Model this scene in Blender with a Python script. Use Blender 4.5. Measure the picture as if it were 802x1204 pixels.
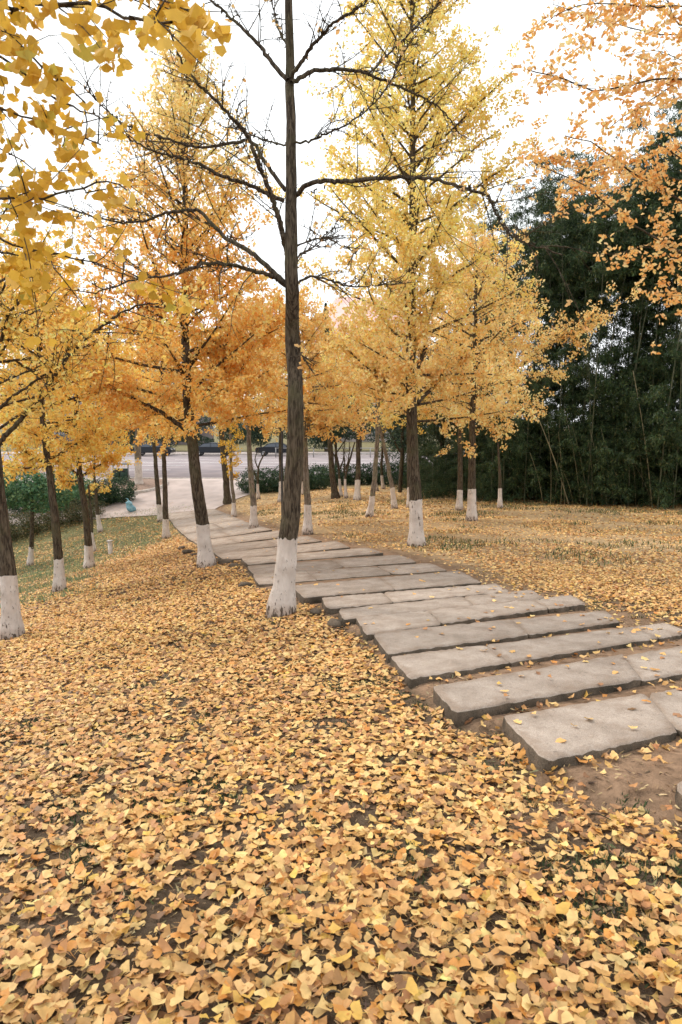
import bpy, math, random
import numpy as np
rng = np.random.default_rng(7)
random.seed(7)
PI = math.pi
scn = bpy.context.scene
for o in list(bpy.data.objects):
    bpy.data.objects.remove(o)
COLL = scn.collection

# ------------------------------------------------------------------ camera
TH = math.atan(102 / 803); FPX = 803.0; EYE = 1.6
cam_d = bpy.data.cameras.new('camera'); cam = bpy.data.objects.new('camera', cam_d); COLL.objects.link(cam)
cam.location = (0, 0, EYE); cam.rotation_euler = (PI / 2 - TH, 0, 0)
cam_d.sensor_fit = 'VERTICAL'; cam_d.sensor_height = 36; cam_d.lens = 36 * FPX / 1204
cam_d.clip_start = 0.05; cam_d.clip_end = 3000
cam_d.dof.use_dof = True; cam_d.dof.focus_distance = 9.0; cam_d.dof.aperture_fstop = 8.0
scn.camera = cam

# ------------------------------------------------------------------ sky, sun, exposure
SUN_EL, SUN_AZ = math.radians(48), math.radians(-55)      # azimuth clockwise from +Y
w = bpy.data.worlds.new('World'); scn.world = w; w.use_nodes = True
nt = w.node_tree; bg = nt.nodes['Background']; bg.inputs['Strength'].default_value = 0.12
sky = nt.nodes.new('ShaderNodeTexSky'); sky.sky_type = 'NISHITA'; sky.sun_disc = False
sky.sun_elevation = SUN_EL; sky.sun_rotation = SUN_AZ; sky.dust_density = 3.0
tc = nt.nodes.new('ShaderNodeTexCoord'); cn = nt.nodes.new('ShaderNodeTexNoise')
cn.inputs['Scale'].default_value = 2.2; cn.inputs['Detail'].default_value = 5
nt.links.new(tc.outputs['Generated'], cn.inputs['Vector'])
mr = nt.nodes.new('ShaderNodeMapRange'); mr.inputs['From Min'].default_value = .3; mr.inputs['From Max'].default_value = .7
mr.inputs['To Min'].default_value = .88; mr.inputs['To Max'].default_value = .99
nt.links.new(cn.outputs['Fac'], mr.inputs['Value'])
vm = nt.nodes.new('ShaderNodeVectorMath'); vm.operation = 'MULTIPLY'
vm.inputs[0].default_value = (1, 1, 1); vm.inputs[1].default_value = (8.6, 8.85, 8.95)
mx = nt.nodes.new('ShaderNodeMix'); mx.data_type = 'RGBA'; mx.clamp_result = False
nt.links.new(mr.outputs['Result'], mx.inputs['Factor']); nt.links.new(sky.outputs['Color'], mx.inputs['A'])
nt.links.new(vm.outputs['Vector'], mx.inputs['B']); nt.links.new(mx.outputs['Result'], bg.inputs['Color'])
sd = bpy.data.lights.new('sun', 'SUN'); sd.energy = 1.5; sd.angle = math.radians(12); sd.color = (1, .93, .84)
sun = bpy.data.objects.new('sun', sd); COLL.objects.link(sun)
from mathutils import Vector
sv = Vector((math.sin(SUN_AZ) * math.cos(SUN_EL), math.cos(SUN_AZ) * math.cos(SUN_EL), math.sin(SUN_EL)))
sun.rotation_euler = sv.to_track_quat('Z', 'Y').to_euler(); sun.location = (-20, 20, 30)
scn.view_settings.view_transform = 'Standard'; scn.view_settings.look = 'None'
scn.view_settings.exposure = 0.62; scn.view_settings.gamma = 1.0; scn.view_settings.use_curve_mapping = False
scn.cycles.use_denoising = True
try: scn.cycles.denoiser = 'OPENIMAGEDENOISE'
except Exception: pass
scn.cycles.max_bounces = 9; scn.cycles.diffuse_bounces = 7; scn.cycles.glossy_bounces = 2
scn.cycles.transmission_bounces = 6; scn.cycles.transparent_max_bounces = 4
scn.cycles.use_adaptive_sampling = True; scn.cycles.adaptive_threshold = 0.02

# ------------------------------------------------------------------ terrain maths
def base_D(y):
    return np.interp(y, [-20, 0, 2, 7.3, 13.5, 20, 25, 30, 38, 60], [1.1, 1.5, 1.6, 2.03, 2.45, 2.78, 3.02, 3.2, 3.4, 3.4])
def H(x, y):
    x = np.asarray(x, float); y = np.asarray(y, float)
    s = .17 * np.log1p(np.exp(np.clip((-x - .6) * 1.2, -30, 30))) / 1.2
    s = s + .06 * np.clip(-x - 3.5, 0, 8) * np.clip(1 - np.abs(y - 22) / 12, 0, 1)
    s = np.minimum(s, 2.9) * np.clip((42 - y) / 9, 0, 1) * np.clip((y + 1) / 7, 0, 1)
    return EYE - base_D(y) - s
def hz(x, y): return float(H(x, y))
def ray(px, py):
    u = (px - 401) / FPX; v = (602 - py) / FPX
    return (u, math.cos(TH) + v * math.sin(TH), -math.sin(TH) + v * math.cos(TH))
def at(px, py, h=0.0):
    """where the view ray of a photo pixel meets the ground raised by h"""
    d = ray(px, py); t = .5
    while t < 400:
        if EYE + d[2] * t < hz(d[0] * t, d[1] * t) + h: break
        t += .06 + t * .005
    lo, hi = t - .08 - t * .006, t
    for _ in range(22):
        m = (lo + hi) / 2
        if EYE + d[2] * m < hz(d[0] * m, d[1] * m) + h: hi = m
        else: lo = m
    return np.array((d[0] * hi, d[1] * hi, EYE + d[2] * hi))
def unp(px, py, Y):
    d = ray(px, py); t = Y / d[1]
    return np.array((d[0] * t, Y, EYE + d[2] * t))

def hash2(ix, iy, s=0):
    n = (ix.astype(np.int64) * 374761393 + iy.astype(np.int64) * 668265263 + s * 974634777) & 0xFFFFFFFF
    n = ((n ^ (n >> 13)) * 1274126177) & 0xFFFFFFFF
    return ((n ^ (n >> 16)) & 0xFFFF) / 65535.0
def vnoise(x, y, sc, s=0):
    x = np.asarray(x, float) / sc; y = np.asarray(y, float) / sc
    ix = np.floor(x); iy = np.floor(y); fx = x - ix; fy = y - iy
    fx = fx * fx * (3 - 2 * fx); fy = fy * fy * (3 - 2 * fy)
    a = hash2(ix, iy, s); b = hash2(ix + 1, iy, s); c = hash2(ix, iy + 1, s); d = hash2(ix + 1, iy + 1, s)
    return (a * (1 - fx) + b * fx) * (1 - fy) + (c * (1 - fx) + d * fx) * fy
def fbm(x, y, sc, s=0, o=3):
    r = 0; a = .5; t = 0
    for k in range(o):
        r = r + a * vnoise(x, y, sc / 2 ** k, s + k); t += a; a *= .55
    return r / t
def sstep(a, b, x):
    t = np.clip((x - a) / (b - a), 0, 1); return t * t * (3 - 2 * t)

# ------------------------------------------------------------------ materials
def srgb(r, g, b):
    f = lambda c: (c / 255 / 12.92) if c / 255 <= .04045 else ((c / 255 + .055) / 1.055) ** 2.4
    return (f(r), f(g), f(b))
def newmat(name):
    m = bpy.data.materials.new(name); m.use_nodes = True
    return m, m.node_tree, m.node_tree.nodes['Principled BSDF']
def N(nt, kind, **kw):
    n = nt.nodes.new(kind)
    for k, v in kw.items():
        if k in n.inputs: n.inputs[k].default_value = v
        else: setattr(n, k, v)
    return n
def leaf_mat(name, transl=.4, rough=.6, spec=.3):
    m, nt, b = newmat(name)
    a = N(nt, 'ShaderNodeAttribute', attribute_name='Col')
    co = N(nt, 'ShaderNodeTexCoord'); no = N(nt, 'ShaderNodeTexNoise', Scale=60.0, Detail=2.0)
    nt.links.new(co.outputs['Object'], no.inputs['Vector'])
    r = N(nt, 'ShaderNodeMapRange'); r.inputs['To Min'].default_value = .78; r.inputs['To Max'].default_value = 1.16
    nt.links.new(no.outputs['Fac'], r.inputs['Value'])
    mu = N(nt, 'ShaderNodeVectorMath', operation='MULTIPLY')
    nt.links.new(a.outputs['Color'], mu.inputs[0]); nt.links.new(r.outputs['Result'], mu.inputs[1])
    nt.links.new(mu.outputs['Vector'], b.inputs['Base Color'])
    b.inputs['Roughness'].default_value = rough; b.inputs['Specular IOR Level'].default_value = spec
    if transl > 0:
        t = N(nt, 'ShaderNodeBsdfTranslucent'); nt.links.new(mu.outputs['Vector'], t.inputs['Color'])
        ms = N(nt, 'ShaderNodeMixShader'); ms.inputs[0].default_value = transl
        nt.links.new(b.outputs[0], ms.inputs[1]); nt.links.new(t.outputs[0], ms.inputs[2])
        nt.links.new(ms.outputs[0], nt.nodes['Material Output'].inputs['Surface'])
    return m
def simple(name, col, rough=.7, metal=0.0, noise=None, spec=.4, bump=0.0, scale=20.0, coord='Object', stretch=None):
    m, nt, b = newmat(name)
    b.inputs['Roughness'].default_value = rough; b.inputs['Metallic'].default_value = metal
    b.inputs['Specular IOR Level'].default_value = spec
    b.inputs['Base Color'].default_value = (*col, 1)
    if noise is not None:
        co = N(nt, 'ShaderNodeTexCoord'); no = N(nt, 'ShaderNodeTexNoise', Scale=scale, Detail=6.0)
        src = co.outputs[coord]
        if stretch:
            mp = N(nt, 'ShaderNodeMapping'); mp.inputs['Scale'].default_value = stretch
            nt.links.new(src, mp.inputs['Vector']); src = mp.outputs['Vector']
        nt.links.new(src, no.inputs['Vector'])
        cr = N(nt, 'ShaderNodeMix', data_type='RGBA')
        cr.inputs['A'].default_value = (*col, 1); cr.inputs['B'].default_value = (*noise, 1)
        r = N(nt, 'ShaderNodeMapRange'); r.inputs['From Min'].default_value = .38; r.inputs['From Max'].default_value = .62
        nt.links.new(no.outputs['Fac'], r.inputs['Value']); nt.links.new(r.outputs['Result'], cr.inputs['Factor'])
        nt.links.new(cr.outputs['Result'], b.inputs['Base Color'])
        if bump:
            bp = N(nt, 'ShaderNodeBump', Strength=bump, Distance=.02)
            nt.links.new(no.outputs['Fac'], bp.inputs['Height']); nt.links.new(bp.outputs['Normal'], b.inputs['Normal'])
    return m
def bark_mat(name, c1, c2, sc=42.0):
    m, nt, b = newmat(name); b.inputs['Roughness'].default_value = .9; b.inputs['Specular IOR Level'].default_value = .15
    co = N(nt, 'ShaderNodeTexCoord'); mp = N(nt, 'ShaderNodeMapping'); mp.inputs['Scale'].default_value = (1, 1, .16)
    nt.links.new(co.outputs['Object'], mp.inputs['Vector'])
    n1 = N(nt, 'ShaderNodeTexNoise', Scale=sc, Detail=8.0, Roughness=.6, Distortion=.6); nt.links.new(mp.outputs[0], n1.inputs['Vector'])
    n2 = N(nt, 'ShaderNodeTexNoise', Scale=3.0, Detail=4.0); nt.links.new(co.outputs['Object'], n2.inputs['Vector'])
    r = N(nt, 'ShaderNodeMapRange'); r.inputs['From Min'].default_value = .42; r.inputs['From Max'].default_value = .6
    nt.links.new(n1.outputs['Fac'], r.inputs['Value'])
    a = N(nt, 'ShaderNodeMix', data_type='RGBA'); a.inputs['A'].default_value = (*c1, 1); a.inputs['B'].default_value = (*c2, 1)
    nt.links.new(r.outputs['Result'], a.inputs['Factor'])
    c = N(nt, 'ShaderNodeMix', data_type='RGBA'); c.inputs['B'].default_value = (c2[0] * .8, c2[1] * .95, c2[2] * .7, 1)
    r2 = N(nt, 'ShaderNodeMapRange'); r2.inputs['From Min'].default_value = .5; r2.inputs['From Max'].default_value = .7; r2.inputs['To Max'].default_value = .6
    nt.links.new(n2.outputs['Fac'], r2.inputs['Value']); nt.links.new(r2.outputs['Result'], c.inputs['Factor'])
    nt.links.new(a.outputs['Result'], c.inputs['A']); nt.links.new(c.outputs['Result'], b.inputs['Base Color'])
    bp = N(nt, 'ShaderNodeBump', Strength=1.0, Distance=.03); nt.links.new(n1.outputs['Fac'], bp.inputs['Height'])
    nt.links.new(bp.outputs['Normal'], b.inputs['Normal'])
    return m
def wash_mat():
    m, nt, b = newmat('whitewash_on_bark'); b.inputs['Roughness'].default_value = .95; b.inputs['Specular IOR Level'].default_value = .1
    co = N(nt, 'ShaderNodeTexCoord'); mp = N(nt, 'ShaderNodeMapping'); mp.inputs['Scale'].default_value = (1, 1, .38)
    nt.links.new(co.outputs['Object'], mp.inputs['Vector'])
    n1 = N(nt, 'ShaderNodeTexNoise', Scale=26.0, Detail=7.0, Roughness=.65, Distortion=.4); nt.links.new(mp.outputs[0], n1.inputs['Vector'])
    n2 = N(nt, 'ShaderNodeTexNoise', Scale=5.0, Detail=3.0); nt.links.new(co.outputs['Object'], n2.inputs['Vector'])
    # flaking grows towards the foot (attribute 'wear' on the sleeve)
    at_ = N(nt, 'ShaderNodeAttribute', attribute_name='wear')
    ad = N(nt, 'ShaderNodeMath', operation='MULTIPLY_ADD'); ad.inputs[1].default_value = .17
    nt.links.new(at_.outputs['Fac'], ad.inputs[0]); nt.links.new(n1.outputs['Fac'], ad.inputs[2])
    r = N(nt, 'ShaderNodeMapRange'); r.inputs['From Min'].default_value = .595; r.inputs['From Max'].default_value = .66
    nt.links.new(ad.outputs[0], r.inputs['Value'])
    wcol = N(nt, 'ShaderNodeMix', data_type='RGBA'); wcol.inputs['A'].default_value = (*srgb(234, 224, 216), 1); wcol.inputs['B'].default_value = (*srgb(172, 156, 144), 1)
    nt.links.new(n2.outputs['Fac'], wcol.inputs['Factor'])
    a = N(nt, 'ShaderNodeMix', data_type='RGBA'); a.inputs['B'].default_value = (*srgb(92, 80, 70), 1)
    mud = N(nt, 'ShaderNodeMix', data_type='RGBA'); mud.inputs['B'].default_value = (*srgb(160, 134, 112), 1)
    mf = N(nt, 'ShaderNodeMath', operation='MULTIPLY'); mf.inputs[1].default_value = .75
    nt.links.new(at_.outputs['Fac'], mf.inputs[0]); nt.links.new(mf.outputs[0], mud.inputs['Factor']); nt.links.new(wcol.outputs['Result'], mud.inputs['A'])
    nt.links.new(mud.outputs['Result'], a.inputs['A'])
    nt.links.new(r.outputs['Result'], a.inputs['Factor']); nt.links.new(a.outputs['Result'], b.inputs['Base Color'])
    bp = N(nt, 'ShaderNodeBump', Strength=1.0, Distance=.035); nt.links.new(n1.outputs['Fac'], bp.inputs['Height'])
    nt.links.new(bp.outputs['Normal'], b.inputs['Normal'])
    return m
def ground_mat():
    m, nt, b = newmat('soil_and_turf'); b.inputs['Roughness'].default_value = .95; b.inputs['Specular IOR Level'].default_value = .1
    a = N(nt, 'ShaderNodeAttribute', attribute_name='Col'); co = N(nt, 'ShaderNodeTexCoord')
    n1 = N(nt, 'ShaderNodeTexNoise', Scale=9.0, Detail=9.0, Roughness=.65); nt.links.new(co.outputs['Object'], n1.inputs['Vector'])
    r = N(nt, 'ShaderNodeMapRange'); r.inputs['From Min'].default_value = .3; r.inputs['From Max'].default_value = .7
    r.inputs['To Min'].default_value = .6; r.inputs['To Max'].default_value = 1.35
    nt.links.new(n1.outputs['Fac'], r.inputs['Value'])
    mu = N(nt, 'ShaderNodeVectorMath', operation='MULTIPLY'); nt.links.new(a.outputs['Color'], mu.inputs[0]); nt.links.new(r.outputs['Result'], mu.inputs[1])
    nt.links.new(mu.outputs['Vector'], b.inputs['Base Color'])
    n2 = N(nt, 'ShaderNodeTexNoise', Scale=45.0, Detail=6.0, Roughness=.7); nt.links.new(co.outputs['Object'], n2.inputs['Vector'])
    bp = N(nt, 'ShaderNodeBump', Strength=.9, Distance=.02); nt.links.new(n2.outputs['Fac'], bp.inputs['Height'])
    bp2 = N(nt, 'ShaderNodeBump', Strength=.6, Distance=.05); nt.links.new(n1.outputs['Fac'], bp2.inputs['Height'])
    nt.links.new(bp.outputs['Normal'], bp2.inputs['Normal']); nt.links.new(bp2.outputs['Normal'], b.inputs['Normal'])
    return m
def stone_mat(name, c1, c2, speck):
    m, nt, b = newmat(name); b.inputs['Roughness'].default_value = .85; b.inputs['Specular IOR Level'].default_value = .25
    co = N(nt, 'ShaderNodeTexCoord'); gi = N(nt, 'ShaderNodeObjectInfo')
    n1 = N(nt, 'ShaderNodeTexNoise', Scale=3.5, Detail=6.0, Roughness=.6); nt.links.new(co.outputs['Object'], n1.inputs['Vector'])
    n2 = N(nt, 'ShaderNodeTexNoise', Scale=170.0, Detail=3.0, Roughness=.8); nt.links.new(co.outputs['Object'], n2.inputs['Vector'])
    n3 = N(nt, 'ShaderNodeTexNoise', Scale=38.0, Detail=4.0); nt.links.new(co.outputs['Object'], n3.inputs['Vector'])
    r = N(nt, 'ShaderNodeMapRange'); r.inputs['From Min'].default_value = .35; r.inputs['From Max'].default_value = .65
    nt.links.new(n1.outputs['Fac'], r.inputs['Value'])
    a = N(nt, 'ShaderNodeMix', data_type='RGBA'); a.inputs['A'].default_value = (*c1, 1); a.inputs['B'].default_value = (*c2, 1)
    nt.links.new(r.outputs['Result'], a.inputs['Factor'])
    r2 = N(nt, 'ShaderNodeMapRange'); r2.inputs['From Min'].default_value = .3; r2.inputs['From Max'].default_value = .7
    r2.inputs['To Min'].default_value = 1 - speck; r2.inputs['To Max'].default_value = 1 + speck
    nt.links.new(n2.outputs['Fac'], r2.inputs['Value'])
    r3 = N(nt, 'ShaderNodeMapRange'); r3.inputs['From Min'].default_value = .6; r3.inputs['From Max'].default_value = .72
    r3.inputs['To Min'].default_value = 1.0; r3.inputs['To Max'].default_value = .72
    nt.links.new(n3.outputs['Fac'], r3.inputs['Value'])
    r4 = N(nt, 'ShaderNodeMapRange'); r4.inputs['To Min'].default_value = .8; r4.inputs['To Max'].default_value = 1.1
    nt.links.new(gi.outputs['Random'], r4.inputs['Value'])
    m1 = N(nt, 'ShaderNodeMath', operation='MULTIPLY'); nt.links.new(r2.outputs['Result'], m1.inputs[0]); nt.links.new(r3.outputs['Result'], m1.inputs[1])
    m2 = N(nt, 'ShaderNodeMath', operation='MULTIPLY'); nt.links.new(m1.outputs[0], m2.inputs[0]); nt.links.new(r4.outputs['Result'], m2.inputs[1])
    mu = N(nt, 'ShaderNodeVectorMath', operation='MULTIPLY'); nt.links.new(a.outputs['Result'], mu.inputs[0]); nt.links.new(m2.outputs[0], mu.inputs[1])
    # trodden dirt: along the edges and in blotches
    ea = N(nt, 'ShaderNodeAttribute', attribute_name='edge'); n4 = N(nt, 'ShaderNodeTexNoise', Scale=7.0, Detail=8.0, Roughness=.7)
    gp = N(nt, 'ShaderNodeNewGeometry'); nt.links.new(gp.outputs['Position'], n4.inputs['Vector'])
    ma = N(nt, 'ShaderNodeMath', operation='MULTIPLY_ADD'); ma.inputs[1].default_value = .20
    nt.links.new(ea.outputs['Fac'], ma.inputs[0]); nt.links.new(n4.outputs['Fac'], ma.inputs[2])
    rd_ = N(nt, 'ShaderNodeMapRange'); rd_.inputs['From Min'].default_value = .52; rd_.inputs['From Max'].default_value = .72; rd_.inputs['To Max'].default_value = .45
    nt.links.new(ma.outputs[0], rd_.inputs['Value'])
    dm = N(nt, 'ShaderNodeMix', data_type='RGBA'); dm.inputs['B'].default_value = (*srgb(128, 106, 86), 1)
    nt.links.new(rd_.outputs['Result'], dm.inputs['Factor']); nt.links.new(mu.outputs['Vector'], dm.inputs['A'])
    nt.links.new(dm.outputs['Result'], b.inputs['Base Color'])
    bp = N(nt, 'ShaderNodeBump', Strength=.6, Distance=.008); nt.links.new(n2.outputs['Fac'], bp.inputs['Height'])
    bp2 = N(nt, 'ShaderNodeBump', Strength=.5, Distance=.02); nt.links.new(n3.outputs['Fac'], bp2.inputs['Height'])
    nt.links.new(bp.outputs['Normal'], bp2.inputs['Normal']); nt.links.new(bp2.outputs['Normal'], b.inputs['Normal'])
    return m
M = dict(
    leaf=leaf_mat('crown_leaf', .5), litter=leaf_mat('fallen_leaf', .12, .55, .35), green=leaf_mat('evergreen_leaf', .25, .5, .3),
    grass=leaf_mat('grass_blade', .3, .6, .2),
    bark=bark_mat('dark_bark', (.036, .026, .018), (.128, .098, .068)), pale_bark=bark_mat('pale_bark', (.10, .08, .062), (.27, .22, .175)),
    wash=wash_mat(), ground=ground_mat(),
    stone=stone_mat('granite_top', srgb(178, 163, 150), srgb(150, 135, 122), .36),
    stone_side=stone_mat('weathered_shaded_granite_side', srgb(112, 98, 84), srgb(62, 55, 45), .5),  # weathered stone colour, darkened further to paint in the shadow below slab edges
    concrete=simple('plaza_concrete', srgb(188, 172, 165), .9, noise=srgb(170, 155, 148), scale=1.2),
    asphalt=simple('asphalt', srgb(152, 140, 140), .9, noise=srgb(136, 126, 128), scale=.5),
    kerb=simple('kerb_stone', srgb(205, 195, 188), .85, noise=srgb(170, 160, 150), scale=6),
    paint=simple('road_paint', srgb(232, 228, 224), .7),
    culm=simple('bamboo_culm', (.10, .10, .05), .45, noise=(.05, .06, .03), scale=4), pale_culm=simple('dry_culm', (.34, .29, .17), .5, noise=(.2, .17, .1), scale=5),
    carpaint=simple('dark_blue_car_paint', (.006, .008, .014), .3, spec=.35), glass=simple('car_glass', (.05, .06, .08), .1, spec=.6),
    rubber=simple('tyre_rubber', (.02, .02, .02), .8), rim=simple('wheel_rim', (.4, .4, .42), .35, metal=.8), lamp=simple('lamp_lens', (.6, .55, .5), .2),
    bin=simple('green_bin_plastic', (.02, .06, .035), .5, noise=(.015, .04, .03)), metal=simple('grey_metal', (.28, .27, .27), .5, metal=.3),
    darkmetal=simple('dark_metal', (.03, .03, .032), .5), blue=simple('blue_plastic_sheet', (.22, .42, .48), .4, noise=(.14, .3, .38), scale=9),
    wall=simple('rendered_wall', srgb(214, 202, 204), .9, noise=srgb(200, 188, 190), scale=.3), roof=simple('faded_pink_roof', srgb(222, 186, 178), .9, noise=srgb(210, 172, 165), scale=.5),
    wallg=simple('grey_wall', srgb(150, 138, 142), .9, noise=srgb(138, 128, 132), scale=.3),
    window=simple('window_glass', (.10, .12, .14), .1, spec=.7),
)

# ------------------------------------------------------------------ mesh helpers
def make_mesh(name, V, F, cols=None, smooth=False, attr='Col'):
    """V (n,3), F list of (m,k) int arrays, cols (n,3) per point"""
    me = bpy.data.meshes.new(name)
    V = np.asarray(V, np.float32)
    F = [np.asarray(f, np.int32) for f in (F if isinstance(F, list) else [F]) if len(f)]
    me.vertices.add(len(V)); me.vertices.foreach_set('co', V.ravel())
    tot = sum(f.size for f in F); npoly = sum(len(f) for f in F)
    me.loops.add(tot); me.polygons.add(npoly)
    me.loops.foreach_set('vertex_index', np.concatenate([f.ravel() for f in F]))
    sizes = np.concatenate([np.full(len(f), f.shape[1], np.int32) for f in F])
    me.polygons.foreach_set('loop_start', np.concatenate([[0], np.cumsum(sizes)[:-1]]).astype(np.int32))
    if smooth: me.polygons.foreach_set('use_smooth', np.ones(npoly, bool))
    me.update(calc_edges=True)
    if cols is not None:
        ca = me.color_attributes.new(attr, 'FLOAT_COLOR', 'POINT')
        c4 = np.ones((len(V), 4), np.float32); c4[:, :3] = cols
        ca.data.foreach_set('color', c4.ravel())
    return me
def obj(name, me, mat, parent=None, loc=None, **props):
    o = bpy.data.objects.new(name, me); COLL.objects.link(o)
    if me is not None and mat is not None and len(me.materials) == 0:
        for m_ in (mat if isinstance(mat, (list, tuple)) else [mat]): me.materials.append(m_)
    if parent is not None:
        o.parent = parent
        if loc is not None: o.location = loc
        else: o.location = -Vector(parent.location)      # mesh is in world coordinates; the thing's Empty is not rotated
    elif loc is not None: o.location = loc
    for k, v in props.items(): o[k] = v
    return o
def thing(name, label, cat, loc, group=None):
    o = bpy.data.objects.new(name, None); COLL.objects.link(o); o.location = loc; o.empty_display_size = .2
    o['label'] = label; o['category'] = cat
    if group: o['group'] = group
    return o
class Acc:
    def __init__(s): s.V = []; s.F = {}; s.n = 0; s.C = []
    def add(s, V, F, C=None):
        V = np.asarray(V, float).reshape(-1, 3); F = np.asarray(F)
        s.V.append(V); s.F.setdefault(F.shape[1], []).append(F + s.n); s.n += len(V)
        s.C.append(np.broadcast_to(C if C is not None else (1, 1, 1), (len(V), 3)))
    def mesh(s, name, smooth=False, cols=False):
        return make_mesh(name, np.concatenate(s.V), [np.concatenate(f) for f in s.F.values()], np.concatenate(s.C) if cols else None, smooth)
def tubes(P, R, sides=5, cap=True):
    """P (m,n,3) centre lines, R (m,n) radii -> V, F quads"""
    P = np.asarray(P, float); R = np.asarray(R, float)
    if P.ndim == 2: P = P[None]; R = R[None]
    m, n, _ = P.shape
    T = np.gradient(P, axis=1); T /= np.linalg.norm(T, axis=2, keepdims=True) + 1e-9
    ref = np.zeros((m, 1, 3)); ref[..., 0] = .95; ref[..., 1] = .3
    mt = np.abs((P[:, -1] - P[:, 0])); big = (mt[:, 0] > mt[:, 2]) ; ref[big, 0] = (0.05, .1, 1)
    A = np.cross(T, np.broadcast_to(ref, T.shape)); A /= np.linalg.norm(A, axis=2, keepdims=True) + 1e-9
    B = np.cross(T, A)
    ang = np.arange(sides) * 2 * PI / sides
    V = P[:, :, None] + R[:, :, None, None] * (A[:, :, None] * np.cos(ang)[:, None] + B[:, :, None] * np.sin(ang)[:, None])
    i = np.arange(n - 1)[:, None] * sides; j = np.arange(sides)[None]
    q = np.stack([i + j, i + (j + 1) % sides, i + sides + (j + 1) % sides, i + sides + j], -1).reshape(-1, 4)
    F = (q[None] + (np.arange(m) * n * sides)[:, None, None]).reshape(-1, 4)
    return V.reshape(-1, 3), F
def box(cx, cy, cz, sx, sy, sz, rz=0.0):
    v = np.array([(x, y, z) for x in (-.5, .5) for y in (-.5, .5) for z in (-.5, .5)]) * (sx, sy, sz)
    c, s = math.cos(rz), math.sin(rz)
    v = np.stack([v[:, 0] * c - v[:, 1] * s + cx, v[:, 0] * s + v[:, 1] * c + cy, v[:, 2] + cz], 1)
    return v, np.array([(0, 1, 3, 2), (4, 6, 7, 5), (0, 4, 5, 1), (2, 3, 7, 6), (0, 2, 6, 4), (1, 5, 7, 3)])
def smooth_line(P, n):
    """Catmull-Rom through P, n points"""
    P = np.asarray(P, float)
    if len(P) < 3:
        t = np.linspace(0, 1, n)[:, None]; return P[0] * (1 - t) + P[-1] * t
    Q = np.vstack([2 * P[0] - P[1], P, 2 * P[-1] - P[-2]])
    seg = np.linalg.norm(np.diff(P, axis=0), axis=1); cum = np.concatenate([[0], np.cumsum(seg)]); out = []
    for s in np.linspace(0, cum[-1], n):
        k = min(np.searchsorted(cum, s, side='right') - 1, len(P) - 2); t = (s - cum[k]) / (seg[k] + 1e-9)
        a, b, c, d = Q[k:k + 4]
        out.append(.5 * (2 * b + (c - a) * t + (2 * a - 5 * b + 4 * c - d) * t * t + (3 * b - a - 3 * c + d) * t ** 3))
    return np.array(out)

# leaves: unit templates, fan opening along +Y from the stalk end at the origin
def fan(nseg=8, notch=.72, spread=62, curl=.25, wav=.05, stalk=True, seed=0):
    r = np.random.default_rng(seed); ang = np.radians(np.linspace(-spread, spread, nseg + 1))
    rad = np.ones(nseg + 1) * (1 + r.uniform(-.06, .06, nseg + 1)); rad *= 1 - .10 * np.abs(ang)
    rad[nseg // 2] = notch
    x = rad * np.sin(ang); y = rad * np.cos(ang)
    z = curl * x * x * r.choice([-1, 1]) + wav * np.sin(np.arange(nseg + 1) * 2.1 + r.uniform(0, 6)) + r.uniform(-.25, .25) * y * y
    V = [(0, 0, 0)] + list(zip(x, y, z)); F = [(0, k + 1, k + 2) for k in range(nseg)]
    V = np.array(V)
    if stalk:
        e = len(V); V = np.vstack([V, [(-.022, 0, 0), (.022, 0, 0), (.03 + r.uniform(-.25, .25), -.75, r.uniform(-.1, .3))]]); F.append((e, e + 1, e + 2)); F.append((e, e + 2, e + 1)) if False else None
    V[:, 1] -= .35
    return V, np.array([f for f in F if f])
def fan_hi(notch=.72, spread=62, curl=.3, seed=0):
    # finer fan for the leaves closest to the lens: wavy rim, one middle ring, a stalk
    r = np.random.default_rng(seed); a1 = np.radians(np.linspace(-spread, spread, 13)); a0 = a1[::2]; sgn = r.choice([-1, 1])
    rim = 1 + r.normal(0, .035, 13) - .09 * np.abs(a1); rim[6] = notch; rim[5] *= .5 + notch * .5; rim[7] *= .5 + notch * .5
    ph = r.uniform(0, 6); roll = r.uniform(-.35, .35); fold = r.uniform(-.2, .45)
    zf = lambda x, y, k, w_: sgn * curl * x * x + roll * y * y + fold * np.abs(x) * .5 + w_ * np.sin(k * 1.35 + ph)
    x0, y0 = .55 * np.sin(a0), .55 * np.cos(a0); x1, y1 = rim * np.sin(a1), rim * np.cos(a1)
    V = [(0, 0, 0)] + list(zip(x0, y0, zf(x0, y0, np.arange(7) * 2, .03))) + list(zip(x1, y1, zf(x1, y1, np.arange(13), .075)))
    F = [(0, 1 + k, 2 + k) for k in range(6)]
    for k in range(6): F += [(1 + k, 8 + 2 * k, 9 + 2 * k), (1 + k, 9 + 2 * k, 2 + k), (2 + k, 9 + 2 * k, 10 + 2 * k)]
    n = len(V); bx_ = r.uniform(-.3, .3); V += [(-.028, .02, 0), (.028, .02, 0), (.02 + bx_ * .4, -.4, .06), (-.015 + bx_ * .4, -.4, .06), (bx_, -.85, r.uniform(0, .25))]
    F += [(n, n + 1, n + 2), (n, n + 2, n + 3), (n + 3, n + 2, n + 4)]
    V = np.array(V); V[:, 1] -= .35; return V, np.array(F)
HERO = [fan_hi(n, s, c, 40 + i) for i, (n, s, c) in enumerate([(.7, 62, .3), (.88, 56, .45), (.5, 72, .25), (.8, 48, .6), (.75, 68, .2), (.92, 60, .1), (.6, 76, .35), (.85, 66, .5)])]
NEAR = [fan(8, n, s, c, .06, True, i) for i, (n, s, c) in enumerate([(.7, 64, .3), (.9, 58, .45), (.55, 72, .2), (.85, 50, .6), (.75, 68, -.2), (.95, 60, .1)])]
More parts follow.
